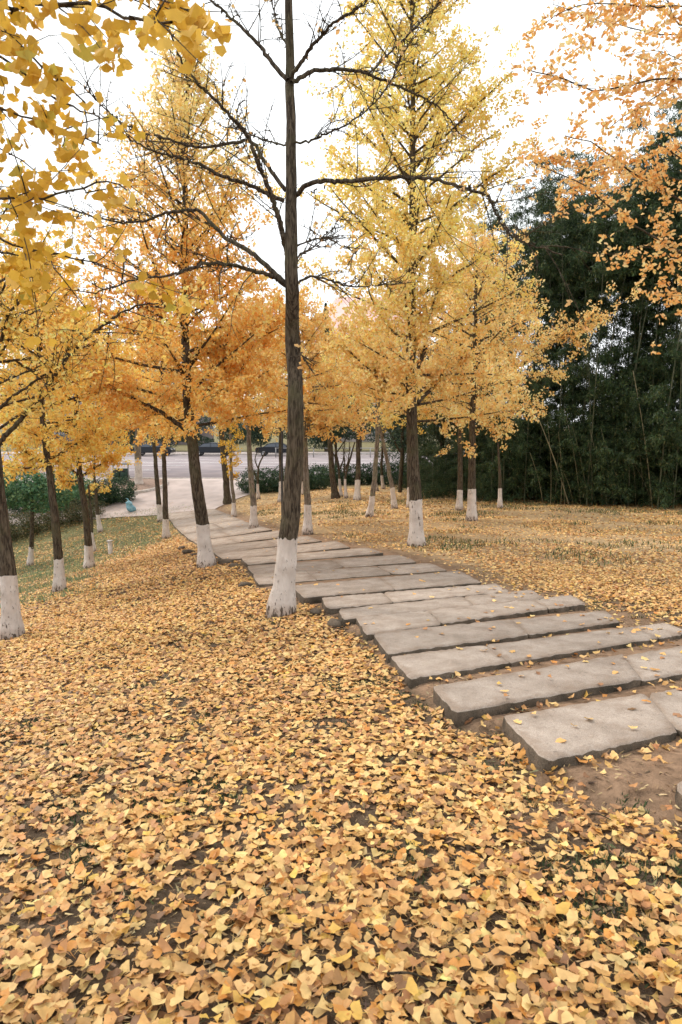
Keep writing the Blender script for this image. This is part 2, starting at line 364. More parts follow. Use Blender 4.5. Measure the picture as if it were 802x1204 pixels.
MID = [fan(4, n, s, c, .04, False, 20 + i) for i, (n, s, c) in enumerate([(.75, 62, .35), (.95, 55, .5), (.7, 68, .15)])]
KITE = [(np.array([(0, -.35, 0), (.72, .3, .12 * k), (.05, .5, -.08), (-.72, .3, .12)]), np.array([(0, 1, 2), (0, 2, 3)])) for k in (1, -1)]
BLADE = [(np.array([(-.1, 0, 0), (.1, 0, 0), (.1, .55, .06), (0, 1, -.12)]), np.array([(0, 1, 2), (0, 2, 3)])),
         (np.array([(-.09, 0, 0), (.09, 0, 0), (.11, .5, -.06), (0, 1, -.02)]), np.array([(0, 1, 2), (0, 2, 3)]))]
def rot_from(normal, spin):
    """rows of rotation matrices (n,3,3): columns X,Y,Z with Z = normal"""
    Z = normal / (np.linalg.norm(normal, axis=1, keepdims=True) + 1e-9)
    ref = np.where(np.abs(Z[:, 2:3]) < .9, np.array([[0, 0, 1.]]), np.array([[1., 0, 0]]))
    A = np.cross(ref, Z); A /= np.linalg.norm(A, axis=1, keepdims=True) + 1e-9
    B = np.cross(Z, A); c = np.cos(spin)[:, None]; s = np.sin(spin)[:, None]
    return np.stack([A * c + B * s, -A * s + B * c, Z], 2)
def scatter(name, templates, pos, R, size, cols, mat, parent=None, r=None, **props):
    r = r or rng; n = len(pos); which = r.integers(0, len(templates), n); acc = Acc()
    for k, (tv, tf) in enumerate(templates):
        i = np.where(which == k)[0]
        if not len(i): continue
        V = np.einsum('nij,kj->nki', R[i], tv) * size[i][:, None, None] + pos[i][:, None]
        F = (tf[None] + (np.arange(len(i)) * len(tv))[:, None, None]).reshape(-1, tf.shape[1])
        acc.add(V.reshape(-1, 3), F); cc = np.repeat(cols[i], len(tv), 0)
        if len(tv) > 8:     # a leaf is browner at the stalk and uneven along its rim
            q = np.clip(np.hypot(tv[:, 0], tv[:, 1] + .35), 0, 1); vf = (.84 + .2 * q)[None] * r.uniform(.9, 1.08, (len(i), len(tv)))
            cc = cc * vf.reshape(-1, 1)
        acc.C[-1] = cc
    return obj(name, acc.mesh(name, len(templates[0][0]) > 8, True), mat, parent, **props)
def palette(n, cols, jit=.12, r=None):
    r = r or rng; cols = np.array(cols, float); wts = cols[:, 3]; wts = wts / wts.sum()
    c = np.array([srgb(*q[:3]) for q in cols])[r.choice(len(cols), n, p=wts)]
    c = c * (1 + r.normal(0, jit, (n, 1))) * (1 + r.normal(0, jit * .25, (n, 3)))
    return np.clip(c, .005, .92)

# ------------------------------------------------------------------ path rows (photo pixels of the slab corners)
ROWS = [  # front-left, front-right, back-left, back-right, joints
    ((842, 968), (1010, 922), (792, 920), (975, 868), [.5]),
    ((642, 893), (900, 836), (591, 842), (872, 797), [.56]),
    ((537, 838), (880, 775), (507, 809), (862, 748), [.57]),
    ((483, 796), (812, 742), (460, 771), (783, 731), [.3, .86]),
    ((457, 769), (729, 730), (438, 744), (712, 717), [.56]),
    ((432, 745), (690, 709), (418, 723), (672, 699), [.30, .8]),
    ((404, 728), (642, 703), (398, 716), (625, 693), [.62]),
    ((386, 715), (600, 695), (378, 702), (583, 686), [.34]),
    ((358, 703), (566, 685), (344, 689), (540, 671), [.5]),
    ((304, 687), (526, 670), (297, 675), (506, 662), [.3, .7]),
    ((299, 675), (490, 660), (291, 665), (470, 652), [.55]),
    ((291, 664), (452, 650), (284, 657), (432, 644), [.4]),
    ((264, 658), (412, 643), (252, 650), (396, 636), [.5]),
    ((252, 650), (378, 636), (241, 643), (362, 630), [.62]),
    ((240, 643), (347, 629), (227, 636), (330, 623), [.4]),
    ((226, 636), (320, 623), (216, 628), (302, 617), [.5]),
    ((215, 628), (300, 617), (207, 620), (284, 611), [.6]),
    ((206, 620), (283, 611), (201, 612), (268, 604), [.45]),
    ((200, 612), (267, 604), (196, 603), (252, 598), [.5]),
]
path_w = []
for k, (fl, fr, bl, br, js) in enumerate(ROWS):
    h = .10 if k < 9 else .055
    path_w.append([at(*p, h) for p in (fl, fr, bl, br)])
ly = np.array([q[0][1] for q in path_w] + [q[2][1] for q in path_w]); lx = np.array([q[0][0] for q in path_w] + [q[2][0] for q in path_w])
ry = np.array([q[1][1] for q in path_w] + [q[3][1] for q in path_w]); rx = np.array([q[1][0] for q in path_w] + [q[3][0] for q in path_w])
i1, i2 = np.argsort(ly), np.argsort(ry)
def path_l(y): return np.interp(y, ly[i1], lx[i1])
def path_r(y): return np.interp(y, ry[i2], rx[i2])
def path_sd(x, y):
    """>0 outside (metres to the side), <0 inside"""
    l = path_l(y) - x; r = x - path_r(y)
    d = np.maximum(l, r)
    return np.where(y > 36, 5.0, np.where(y < 2.75, np.maximum(d, 2.75 - y), d)), l, r
def grass_amt(x, y):
    g = sstep(-.8, 1.6, -x - (5.2 + .10 * (y - 12)) + 4.5 * (fbm(x, y, 2.6, 5) - .5)) * sstep(8.0, 12.5, y) * sstep(40, 37, y)
    return g
def leaf_density(x, y):
    sd, l, r = path_sd(x, y)
    n = fbm(x, y, .30, 11, 3); n2 = fbm(x, y, 1.7, 31, 3)
    d = sstep(.34, .56, n * .66 + n2 * .34 + .03 * sstep(3, 6, y))
    d = .46 + .54 * d
    d = d * (1 - .42 * sstep(-.25, -1.0, x) * sstep(2.9, 1.9, y) * sstep(.42, .6, fbm(x, y, .5, 19, 2)))
    d = d * np.where(sd < 0, .035, 1)
    d = d * np.where((sd >= 0) & (l > r), sstep(-.05, .30, l) * .8 + .2, 1)
    rr = sstep(.10, 1.3, r + .5 * (fbm(x, y, .8, 77) - .5) - .012 * np.clip(y - 4, 0, 20))
    d = d * np.where((sd >= 0) & (r > l), .08 + .92 * rr, 1)
    soil = np.exp(-(((x - 1.62) / .62) ** 2 + ((y - 2.95) / .34) ** 2) ** 1.5)
    d = d * (1 - .93 * soil)
    soil2 = np.exp(-(((x - .62) / .30) ** 2 + ((y - 4.55) / .8) ** 2) ** 1.5)
    d = d * (1 - .6 * soil2)
    d = d * (1 - .62 * grass_amt(x, y) * (.55 + .45 * sstep(.3, .6, fbm(x, y, .9, 15))))
    # rough ground under the bamboo and by the far hedge: thinner
    d = d * (1 - (.34 + .5 * sstep(.38, .62, fbm(x, y, 1.5, 53, 3))) * sstep(8.5, 12, y) * (r > l) * (sd > 0))
    return d

# ------------------------------------------------------------------ the ground
def axis(lo, hi, fine_lo, fine_hi, step, grow=1.09):
    a = list(np.arange(fine_lo, fine_hi, step)); s = step; v = fine_hi
    while v < hi: a.append(v); s *= grow; v += s
    a.append(hi); s = step; v = fine_lo - step; b = []
    while v > lo: b.append(v); s *= grow; v -= s
    b.append(lo)
    return np.array(b[::-1] + a)
gx = axis(-900, 900, -5, 5, .075, 1.035); gy = axis(-60, 1200, .8, 9, .075, 1.022)
X, Y = np.meshgrid(gx, gy)
def micro(x, y):
    rise = .045 * sstep(.12, -.12, path_sd(x, y)[0]) * sstep(9, 6, y)
    f = sstep(30, 15, np.hypot(x, y)) * (1 - .85 * sstep(.2, -.1, path_sd(x, y)[0]))      # trodden soil fills the gaps between the slabs
    return rise + f * (.035 * (fbm(x, y, .5, 3, 3) - .5) + .05 * (fbm(x, y, 1.6, 9, 2) - .5))
Z = H(X, Y) + micro(X, Y)
sd, l_, r_ = path_sd(X, Y)
dl = np.clip(leaf_density(X, Y), 0, 1)[..., None]
soil_d = np.array(srgb(100, 84, 68)); soil_l = np.array(srgb(146, 119, 96)); gr = np.array(srgb(112, 116, 82)); lf = np.array(srgb(206, 168, 112)); lf2 = np.array(srgb(170, 140, 96))
n5 = fbm(X, Y, .6, 41, 3)[..., None]
bare = (np.clip(1 - np.abs(sd) / .9, 0, 1) * (r_ > -.4) + (sd < 0))[..., None]
bare = np.clip(bare + np.exp(-(((X - 1.62) / .8) ** 2 + ((Y - 2.95) / .45) ** 2) ** 1.5)[..., None], 0, 1)
col = soil_d * (.75 + .5 * n5) * (1 - bare) + soil_l * (.85 + .3 * n5) * bare
far = sstep(11, 26, Y)[..., None]
rgt = (sstep(.2, 1.0, r_) * (r_ > l_) * sstep(7, 10, Y))[..., None]; col = col * (1 - .75 * rgt) + np.array(srgb(186, 158, 120)) * (.75 + .5 * n5) * .75 * rgt
col = col * (1 - far * dl * .9) + lf * far * dl * .9
ga = grass_amt(X, Y)[..., None]
col = col * (1 - ga * .75) + gr * (.7 + .6 * n5) * ga * .75
vfar = sstep(34, 44, Y)[..., None]; col = col * (1 - vfar) + np.array(srgb(120, 112, 82)) * vfar
ny, nx = X.shape
idx = np.arange(ny * nx).reshape(ny, nx)
Fq = np.stack([idx[:-1, :-1], idx[:-1, 1:], idx[1:, 1:], idx[1:, :-1]], -1).reshape(-1, 4)
obj('ground', make_mesh('ground', np.stack([X, Y, Z], -1).reshape(-1, 3), [Fq], col.reshape(-1, 3), True), M['ground'], kind='structure')
def gz(x, y): return H(x, y) + micro(np.asarray(x, float), np.asarray(y, float))

# ------------------------------------------------------------------ plaza and road
def strip(name, ys, xl, xr, nx, dz, mat, **kw):
    V = []
    for y, a, b in zip(ys, xl, xr):
        xs = np.linspace(a, b, nx); V.append(np.stack([xs, np.full(nx, y), H(xs, y) + dz], 1))
    n = len(ys); ii = np.arange(n * nx).reshape(n, nx)
    return obj(name, make_mesh(name, np.concatenate(V), [np.stack([ii[:-1, :-1], ii[:-1, 1:], ii[1:, 1:], ii[1:, :-1]], -1).reshape(-1, 4)]), mat, **kw)
ys = np.linspace(33.6, 43.45, 60)
strip('plaza', ys, np.interp(ys, [33.6, 34.4, 35.2, 36.3, 43.5], [-8.6, -9.2, -11.8, -22, -22]), np.interp(ys, [33.6, 34.2, 36.0, 38, 43.5], [-6.35, -6.2, -5.6, -4.6, -4.0]), 40, .03, M['concrete'], kind='structure')
V, F = box(0, 61.6, -1.83, 300, 35.6, .10); obj('road', make_mesh('road', V, [F]), M['asphalt'], kind='structure')
V, F = box(0, 43.62, -1.80, 300, .22, .12); kb = obj('kerb', make_mesh('kerb', V, [F]), M['kerb'], kind='structure')
V, F = box(0, 79.55, -1.73, 300, .22, .18); obj('kerb', make_mesh('kerb', V, [F]), M['kerb'], kind='structure')
V, F = box(0, 82.6, -1.75, 300, 5.8, .15); obj('pavement', make_mesh('pavement', V, [F]), M['concrete'], kind='structure')
a = Acc()
for yy, x0, x1, dash in [(62.5, -40, 40, 0), (57.8, -40, 40, 4), (52.0, -40, 40, 4), (67.6, -40, 40, 4)]:
    if not dash: a.add(*box(0, yy, -1.774, 80, .16, .008))
    else:
        for x in np.arange(x0 + (yy % 3), x1, 8): a.add(*box(x, yy, -1.774, dash, .15, .008))
obj('road_markings', a.mesh('road_markings'), M['paint'], kind='structure')

# ------------------------------------------------------------------ stone slab path
path = bpy.data.objects.new('path', None); COLL.objects.link(path); path.location = (1.5, 3.5, -.2); path['kind'] = 'structure'
slab_tops = []
def slab(c, thick, near, seed):
    """c: four top corners FL FR BL BR (world).  A hewn block: uneven edge line, chipped arris, rough sides."""
    r = np.random.default_rng(seed); FL, FR, BL, BR = [np.array(q) for q in c]
    nx, ny = (26, 9) if near else (7, 4)
    u = np.linspace(0, 1, nx)[None, :, None]; v = np.linspace(0, 1, ny)[:, None, None]
    P = (FL * (1 - u) + FR * u) * (1 - v) + (BL * (1 - u) + BR * u) * v
    ex = (FR - FL) / np.linalg.norm(FR - FL); ey = (BL - FL) / np.linalg.norm(BL - FL)
    amp = .0028 if near else .005
    j = r.normal(0, amp, (ny, nx, 2)); edge = np.zeros((ny, nx)); edge[[0, -1]] = 1; edge[:, [0, -1]] = 1
    P = P + ex * (j[..., :1] * edge[..., None]) + ey * (j[..., 1:] * edge[..., None])
    P[..., 2] += r.normal(0, .0025, (ny, nx))
    # rounded / broken corners
    for (a_, b_) in ((0, 0), (0, -1), (-1, 0), (-1, -1)):
        cen = P.mean((0, 1)); P[a_, b_] += (cen - P[a_, b_]) / np.linalg.norm(cen - P[a_, b_]) * r.uniform(.005, .03)
    loop = [(0, i) for i in range(nx)] + [(k, nx - 1) for k in range(1, ny)] + [(ny - 1, i) for i in range(nx - 2, -1, -1)] + [(k, 0) for k in range(ny - 2, 0, -1)]
    top = P.copy(); cen = P.mean((0, 1)); 
    ring0 = np.array([P[q] for q in loop]); L = len(ring0); out = np.array([(-ey if q[0] == 0 else 0) + (ey if q[0] == ny - 1 else 0) + (-ex if q[1] == 0 else 0) + (ex if q[1] == nx - 1 else 0) for q in loop])
    ii = np.arange(nx * ny).reshape(ny, nx); Ft = np.stack([ii[:-1, :-1], ii[:-1, 1:], ii[1:, 1:], ii[1:, :-1]], -1).reshape(-1, 4)
    levels = [(.010, .010), (.35 * thick, .014), (.7 * thick, .010), (thick, -.01)]
    V = [top.reshape(-1, 3)]; prev = np.array([ii[q] for q in loop]); Fs = []; n0 = nx * ny
    for lv, (dz, o_) in enumerate(levels):
        rg = ring0 + out * (o_ + r.normal(0, .008 if lv else .003, (L, 1))); rg[:, 2] -= dz * (1 + (r.normal(0, .08, L) if lv == 3 else r.normal(0, .12, L) if lv else r.normal(0, .2, L)))
        V.append(rg); cur = n0 + np.arange(L); n0 += L
        Fs.append(np.stack([prev, cur, np.roll(cur, -1), np.roll(prev, -1)], 1)); prev = cur
    V = np.concatenate(V); Fs = np.concatenate(Fs)
    ed = np.zeros(len(V)); gy_i, gx_i = np.mgrid[0:ny, 0:nx]; de = np.minimum(np.minimum(gx_i, nx - 1 - gx_i) / nx * np.linalg.norm(FR - FL), np.minimum(gy_i, ny - 1 - gy_i) / ny * np.linalg.norm(BL - FL))
    ed[:nx * ny] = np.clip(1 - de.ravel() / .07, 0, 1); ed[nx * ny:] = 0
    me = make_mesh('slab', V - cen, [np.concatenate([Ft, Fs])], np.repeat(ed[:, None], 3, 1), attr='edge')
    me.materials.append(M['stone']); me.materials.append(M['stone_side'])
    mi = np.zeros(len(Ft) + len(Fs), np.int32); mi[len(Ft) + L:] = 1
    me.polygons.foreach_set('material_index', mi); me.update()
    o = bpy.data.objects.new('slab', me); COLL.objects.link(o); o.parent = path; o.location = Vector(cen) - path.location
    return o
rr = np.random.default_rng(5)
for k, (row, W) in enumerate(zip(ROWS, path_w)):
    js = [0] + row[4] + [1]; FL, FR, BL, BR = W; dz = rr.normal(0, .006 if k < 9 else .003) if k > 2 else 0
    FLn, BLn = FL.copy(), BL.copy()
    up = np.array((0, 0, 1.0))
    # rows lie nearly level: average the heights along the front and back edges partly
    for s in range(len(js) - 1):
        a_, b_ = js[s], js[s + 1]; L = np.linalg.norm(FR - FL); g = (.006 if k < 8 else .004) / L
        jt = rr.normal(0, .006)
        f = lambda A, B, t: A * (1 - t) + B * t
        c = [f(FL, FR, a_ + g), f(FL, FR, b_ - g), f(BL, BR, a_ + g), f(BL, BR, b_ - g)]
        sh = rr.normal(0, .006 if k < 9 else .0025)
        c = [q + up * (dz + sh) for q in c]
        if k > 3:   # a thin recessed joint between courses
            d = (c[2] - c[0]); gq = .03 if k < 9 else .012; c[0] = c[0] + d * gq; d2 = (c[3] - c[1]); c[1] = c[1] + d2 * gq
        slab(c, .24 if k < 9 else .2, k < 9, 100 + k * 7 + s)
        slab_tops.append(c)

# ------------------------------------------------------------------ fallen leaves and grass
PAL_LIT = [(233, 189, 124, 5), (226, 176, 108, 5), (213, 160, 98, 4), (239, 201, 132, 2.2), (196, 141, 90, 2.6), (216, 150, 76, 1.2), (230, 184, 94, .9), (154, 113, 78, 2.4)]
def litter_zone(y0, y1, per_m2, templates, size, tilt, zj, seed):
    r = np.random.default_rng(seed); hw = .53 * y1 + 1.3
    n = int((y1 - y0) * 2 * hw * per_m2); x = r.uniform(-hw, hw, n); y = r.uniform(y0, y1, n)
    k = np.abs(x) < .53 * y + 1.3; x, y = x[k], y[k]
    keep = r.uniform(0, 1, len(x)) < leaf_density(x, y)
    x, y = x[keep], y[keep]; sd, l, rr_ = path_sd(x, y)
    k = (sd > .03) | (y > 36); on = ~k
    x, y = x[k], y[k]; n = len(x)
    dens = leaf_density(x, y)
    pos = np.stack([x, y, gz(x, y) + .006 + r.uniform(0, zj, n) * np.clip(dens * 1.2, .2, 1)], 1)
    nrm = np.stack([r.normal(0, tilt, n), r.normal(0, tilt, n), np.ones(n) * r.choice([1, 1, -1], n)], 1)
    R = rot_from(nrm, r.uniform(0, 2 * PI, n))
    c = palette(n, PAL_LIT, .13, r) * .88; c = np.where((r_g := ((x > path_r(y)) & (y > 8))[:, None]), c * (1.06, 1.1, 1.18), c); f = (fbm(x, y, 2.5, 61) - .5)[:, None]
    c = np.clip(c * (1 + f * np.array([.25, .3, .2])), .02, .9)
    return pos, R, r.uniform(*size, n), c
LITTER_GZ = {}
for nm, args in (('hero', (1.35, 2.9, 1450, HERO, (.023, .041), .17, .026, 9)), ('near', (2.9, 5.0, 1500, NEAR, (.026, .040), .20, .026, 1)), ('mid', (5.0, 11.0, 1200, MID, (.030, .044), .24, .026, 2)),
                 ('far', (11.0, 20.0, 520, KITE, (.040, .056), .32, .025, 3)), ('vfar', (20.0, 37.0, 170, KITE, (.06, .08), .35, .03, 4))):
    y0, y1, pm, tp, sz, tl, zj, sdn = args
    pos, R, s, c = litter_zone(y0, y1, pm, tp, sz, tl, zj, sdn)
    scatter('fallen_leaves', tp, pos, R, s, c, M['litter'], kind='stuff', label=dict(
        hero='thick carpet of yellow fan-shaped leaves at the bottom of the photo', near='yellow leaf carpet left of the nearest slabs', mid='leaf carpet around the dark trunk in the middle', far='golden leaf litter around the farther white-banded trunks', vfar='thin scattered leaves towards the plaza and the bamboo')[nm])
# sparse leaves on the soil between slabs and on the path
r = np.random.default_rng(77); n = 2600
t_y = r.uniform(2.8, 30, n) ** 1.0; t_u = r.uniform(0, 1, n); x = path_l(t_y) * (1 - t_u) + path_r(t_y) * t_u
keep = r.uniform(0, 1, n) < np.clip(.9 - t_y / 14, .10, .8) * .32 * (1 + 2.5 * (t_u > .7)); x, y = x[keep], t_y[keep]; n = len(x)
def slab_z(x, y):
    for c in slab_tops:
        q = [c[0], c[1], c[3], c[2]]; ok = True
        for i in range(4):
            a_, b_ = q[i], q[(i + 1) % 4]
            if (b_[0] - a_[0]) * (y - a_[1]) - (b_[1] - a_[1]) * (x - a_[0]) < -.004: ok = False; break
        if ok:
            a_, b_, c_ = c[0], c[1], c[2]; nn = np.cross(b_ - a_, c_ - a_)
            return a_[2] - (nn[0] * (x - a_[0]) + nn[1] * (y - a_[1])) / nn[2]
    return None
zz = np.array([max(slab_z(a_, b_) or -9, float(gz(a_, b_))) for a_, b_ in zip(x, y)]) + .012
nrm = np.stack([r.normal(0, .18, n), r.normal(0, .18, n), np.ones(n)], 1)
scatter('fallen_leaves', NEAR, np.stack([x, y, zz], 1), rot_from(nrm, r.uniform(0, 6.3, n)), r.uniform(.034, .046, n), palette(n, PAL_LIT, .1, r), M['litter'], kind='stuff', label='stray leaves in the joints and on the stones of the path')

# leaves caught against the front edges of the nearest rows
r = np.random.default_rng(31); ps = []
for k_, cnt_, hi in ((1, 46, 1.0), (2, 30, .9), (3, 34, .9), (4, 20, .8), (5, 14, .7)):
    FL, FR = path_w[k_][0], path_w[k_][1]; ex = (FR - FL) / np.linalg.norm(FR - FL); nv = np.array((ex[1], -ex[0], 0))
    for _ in range(cnt_):
        u = r.uniform(0, 1) ** (2.2 if k_ == 1 else 1.1) * hi; q = FL * (1 - u) + FR * u + nv * (abs(r.normal(.03, .06)) + .02)
        if slab_z(q[0], q[1]) is None: ps.append((q[0], q[1], float(gz(q[0], q[1])) + r.uniform(.008, .03)))
    FL, BL = path_w[k_][0], path_w[k_][2]
    for _ in range(int(cnt_ * .9)):
        u = r.uniform(0, 1); q = FL * (1 - u) + BL * u + np.array((-abs(r.normal(.04, .08)) - .02, 0, 0)); ps.append((q[0], q[1], float(gz(q[0], q[1])) + r.uniform(.008, .03)))
ps = np.array(ps); n = len(ps); nrm = np.stack([r.normal(0, .35, n), r.normal(0, .35, n), np.ones(n)], 1)
scatter('fallen_leaves', HERO, ps, rot_from(nrm, r.uniform(0, 6.3, n)), r.uniform(.028, .042, n), palette(n, PAL_LIT, .13, r) * .88, M['litter'], kind='stuff', label='leaves caught against the front and left edges of the nearest slabs')
# rough rubble stones propping the far left edge of the path
for i, (px, py, sz) in enumerate([(214, 646, .10), (221, 651, .13), (229, 654, .09), (238, 656, .11), (246, 660, .12), (255, 662, .13), (266, 664, .14), (276, 667, .10), (330, 701, .11), (288, 690, .09), (372, 722, .08), (395, 737, .09)]):
    q = at(px, py); r = np.random.default_rng(900 + i); nu_, nv_ = 9, 6; V = []
    for j in range(nv_):
        th = PI * j / (nv_ - 1)
        for i_ in range(nu_):
            ph = 2 * PI * i_ / nu_; k_ = 1 + r.normal(0, .13) * (0 < j < nv_ - 1); V.append((sz * 1.25 * k_ * math.sin(th) * math.cos(ph), sz * .9 * k_ * math.sin(th) * math.sin(ph), sz * .55 * k_ * math.cos(th)))
    F = [(j * nu_ + a_, j * nu_ + (a_ + 1) % nu_, (j + 1) * nu_ + (a_ + 1) % nu_, (j + 1) * nu_ + a_) for j in range(nv_ - 1) for a_ in range(nu_)]
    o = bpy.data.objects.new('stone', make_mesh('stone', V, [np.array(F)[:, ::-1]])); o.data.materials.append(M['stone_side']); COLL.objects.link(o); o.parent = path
    o.location = Vector((q[0], q[1], q[2] + sz * .3)) - path.location; o.rotation_euler = (0, 0, r.uniform(0, 3))

# single leaves that can be picked out
PALX = [tuple(.88 * v for v in srgb(*q[:3])) for q in PAL_LIT[:7]]
leaf_meshes = []
for i, (tv, tf) in enumerate(HERO):
    for cc in (PALX[i % 7], PALX[(i + 3) % 7], PALX[(i + 1) % 7]):
        me = make_mesh('ginkgo_leaf', tv * .036, [tf], np.array(cc)[None] * (.86 + .2 * np.clip(np.hypot(tv[:, 0], tv[:, 1] + .35), 0, 1))[:, None], True); me.materials.append(M['litter']); leaf_meshes.append(me)
def one_leaf(me, p, tilt, yaw, s=1.0, **props):
    o = bpy.data.objects.new('ginkgo_leaf', me); COLL.objects.link(o); o.location = p
    o.rotation_euler = (random.gauss(0, tilt), random.gauss(0, tilt), yaw); o.scale = (s, s, s)
    for k_, v_ in props.items(): o[k_] = v_
    return o
cnt = 0
while cnt < 255:
    yy = random.uniform(1.55, 2.9); xx = random.uniform(-.56 * yy, .56 * yy)
    if float(leaf_density(xx, yy)) < .55 or (xx > .95 and yy > 2.5): continue
    one_leaf(random.choice(leaf_meshes), (xx, yy, float(gz(xx, yy)) + .040 + random.uniform(0, .012)), .22, random.uniform(0, 6.28), random.uniform(.85, 1.15),
             label='single dry yellow ginkgo leaf lying on top of the foreground leaf carpet', category='leaf', group='loose leaves on top of the foreground carpet'); cnt += 1
SL = [((676, 856), 'cream ginkgo leaf lying on the nearest wide slab, left of its joint', 3), ((628, 842), 'small pale leaf by the back left corner of the nearest wide slab', 4),
      ((744, 858), 'yellow leaf stuck in the joint of the nearest wide slab', 0), ((760, 826), 'yellow leaf right of the joint on the nearest wide slab', 2),
      ((588, 807), 'whitish leaf on the left part of the second slab row', 3), ((647, 800), 'yellow leaf in the middle of the second slab row', 1),
      ((666, 786), 'curled leaf near the back edge of the second slab row', 5), ((594, 823), 'yellow leaf at the front edge of the second slab row', 1),
      ((720, 782), 'cream leaf near the chipped joint of the second slab row', 2), ((714, 744), 'small leaf on the right part of the third slab row', 3),
      ((485, 692), 'twisted leaf across the joint of a middle slab row', 4), ((704, 756), 'leaf at the front edge of the third slab row', 5)]
for (p, lab, mi) in SL:
    q = at(*p, .10); z = slab_z(q[0], q[1]); z = (z if z is not None else float(gz(q[0], q[1]))) + .016
    one_leaf(leaf_meshes[(mi * 3 + 1) % len(leaf_meshes)], (q[0], q[1], z), .12, random.uniform(0, 6.28), .9, label=lab, category='leaf')
SO = [((703, 893), 'folded cream leaf alone on the bare soil below the nearest wide slab'), ((766, 909), 'pale leaf on bare soil beside the corner stone at the right edge'),
      ((783, 913), 'second pale leaf touching the corner stone at the right edge'), ((742, 935), 'thin leaf on the bare soil left of the corner stone')]
for p, lab in SO:
    q = at(*p); one_leaf(random.choice(leaf_meshes[:6]), (q[0], q[1], float(gz(q[0], q[1])) + .02), .15, random.uniform(0, 6.28), 1.0, label=lab, category='leaf')

def grass(name, x, y, size, cols, label, seed, per=1):
    r = np.random.default_rng(seed); n = len(x)
    nrm = np.stack([r.normal(0, 1, n), r.normal(0, 1, n), r.normal(.1, .3, n)], 1)
    Zn = nrm / np.linalg.norm(nrm, axis=1, keepdims=True)
    Yv = np.stack([r.normal(0, .4, n), r.normal(0, .4, n), np.ones(n)], 1); Yv -= (Yv * Zn).sum(1, keepdims=True) * Zn; Yv /= np.linalg.norm(Yv, axis=1, keepdims=True)
    Xv = np.cross(Yv, Zn); R = np.stack([Xv, Yv, Zn], 2)
    return scatter(name, BLADE, np.stack([x, y, gz(x, y) - .004], 1), R, r.uniform(*size, n), palette(n, cols, .2, r), M['grass'], kind='stuff', label=label)
r = np.random.default_rng(66); n = 16000; y = 1.4 + 6.5 * r.uniform(0, 1, n) ** 1.3; x = r.uniform(-1, 1, n) * (.53 * y + .5); sdv = path_sd(x, y)[0]
k = (sdv > -.5); x, y = x[k], y[k]; n = len(x); zz = np.array([slab_z(a_, b_) is None for a_, b_ in zip(x, y)]); x, y = x[zz], y[zz]; n = len(x)
scatter('leaf_debris', BLADE, np.stack([x, y, gz(x, y) + r.uniform(.002, .016, n)], 1), rot_from(np.stack([r.normal(0, .3, n), r.normal(0, .3, n), np.ones(n)], 1), r.uniform(0, 6.3, n)), r.uniform(.012, .05, n) , palette(n, [(150, 122, 88, 3), (190, 164, 120, 2), (84, 66, 50, 3), (112, 108, 74, 1)], .2, r), M['litter'], kind='stuff', label='dry straw and leaf crumbs on the soil in the foreground')
r = np.random.default_rng(12)
hw = 1.0; N0 = 260000; gy_ = r.uniform(1.2, 8, N0); gx_ = r.uniform(-1, 1, N0) * (.53 * gy_ + .6)
pd = sstep(.62, .74, fbm(gx_, gy_, .26, 11 + 90, 2)) * (path_sd(gx_, gy_)[0] > .05); k = r.uniform(0, 1, N0) < pd * .42
grass('grass', gx_[k], gy_[k], (.018, .042), [(78, 92, 62, 3), (98, 102, 68, 2), (60, 76, 56, 2)], 'short dark grass tufts showing through the foreground leaves', 13)
N0 = 170000; gy_ = r.uniform(8, 36, N0); gx_ = r.uniform(-1, .2, N0) * (.53 * gy_ + 1.5)
k = r.uniform(0, 1, N0) < grass_amt(gx_, gy_) * (.12 + .6 * sstep(.4, .6, fbm(gx_, gy_, 1.3, 8)))
grass('grass', gx_[k], gy_[k], (.045, .11), [(136, 148, 110, 3), (156, 160, 120, 2), (108, 130, 100, 2), (178, 168, 126, 1.4)], 'green turf of the hollow on the left under the trees', 14)
N0 = 120000; gy_ = r.uniform(10, 30, N0); gx_ = r.uniform(-.3, 1, N0) * (.53 * gy_ + 1.5)
dd = sstep(.56, .68, fbm(gx_, gy_, 1.1, 21, 3)) * (path_sd(gx_, gy_)[2] > .8); k = r.uniform(0, 1, N0) < dd * .42 * sstep(10.5, 19, gy_ + 2.5 * vnoise(gx_, gy_, 1.4, 4))
grass('grass', gx_[k], gy_[k], (.05, .12), [(110, 118, 80, 3), (140, 128, 88, 2), (70, 88, 58, 2), (150, 118, 80, 1)], 'patchy weeds among the leaves right of the path', 15)

# ------------------------------------------------------------------ trees
GK_GROUP = 'whitewashed ginkgo trees'
def auto_limbs(trunk, z0, z1, m, prof, elev, r, curve=.35, n=7):
    """trunk polyline (k,3); limbs from height z0 to z1; prof(t) -> length"""
    t = (np.arange(m) + r.uniform(0, 1, m)) / m; z = z0 + (z1 - z0) * t ** .9
    base = np.stack([np.interp(z, trunk[:, 2], trunk[:, 0]), np.interp(z, trunk[:, 2], trunk[:, 1]), z], 1)
    az = np.arange(m) * 2.39996 + r.normal(0, .35, m); L = np.array([prof(q) for q in t]) * r.uniform(.75, 1.15, m)
    e0 = np.radians(elev[0] + (elev[1] - elev[0]) * t + r.normal(0, 7, m))
    s = np.linspace(0, 1, n); P = np.zeros((m, n, 3)); P[:, 0] = base
    d = r.normal(0, .12, (m, 1)); 
    for i in range(1, n):
        e = e0 + curve * s[i] * (1 if True else 0) * r.choice([1, .4, -.5], m, p=[.5, .3, .2]) * .35
        a = az + d[:, 0] * i * .6
        P[:, i] = P[:, i - 1] + (L / (n - 1))[:, None] * np.stack([np.cos(a) * np.cos(e), np.sin(a) * np.cos(e), np.sin(e)], 1)
    return P, L
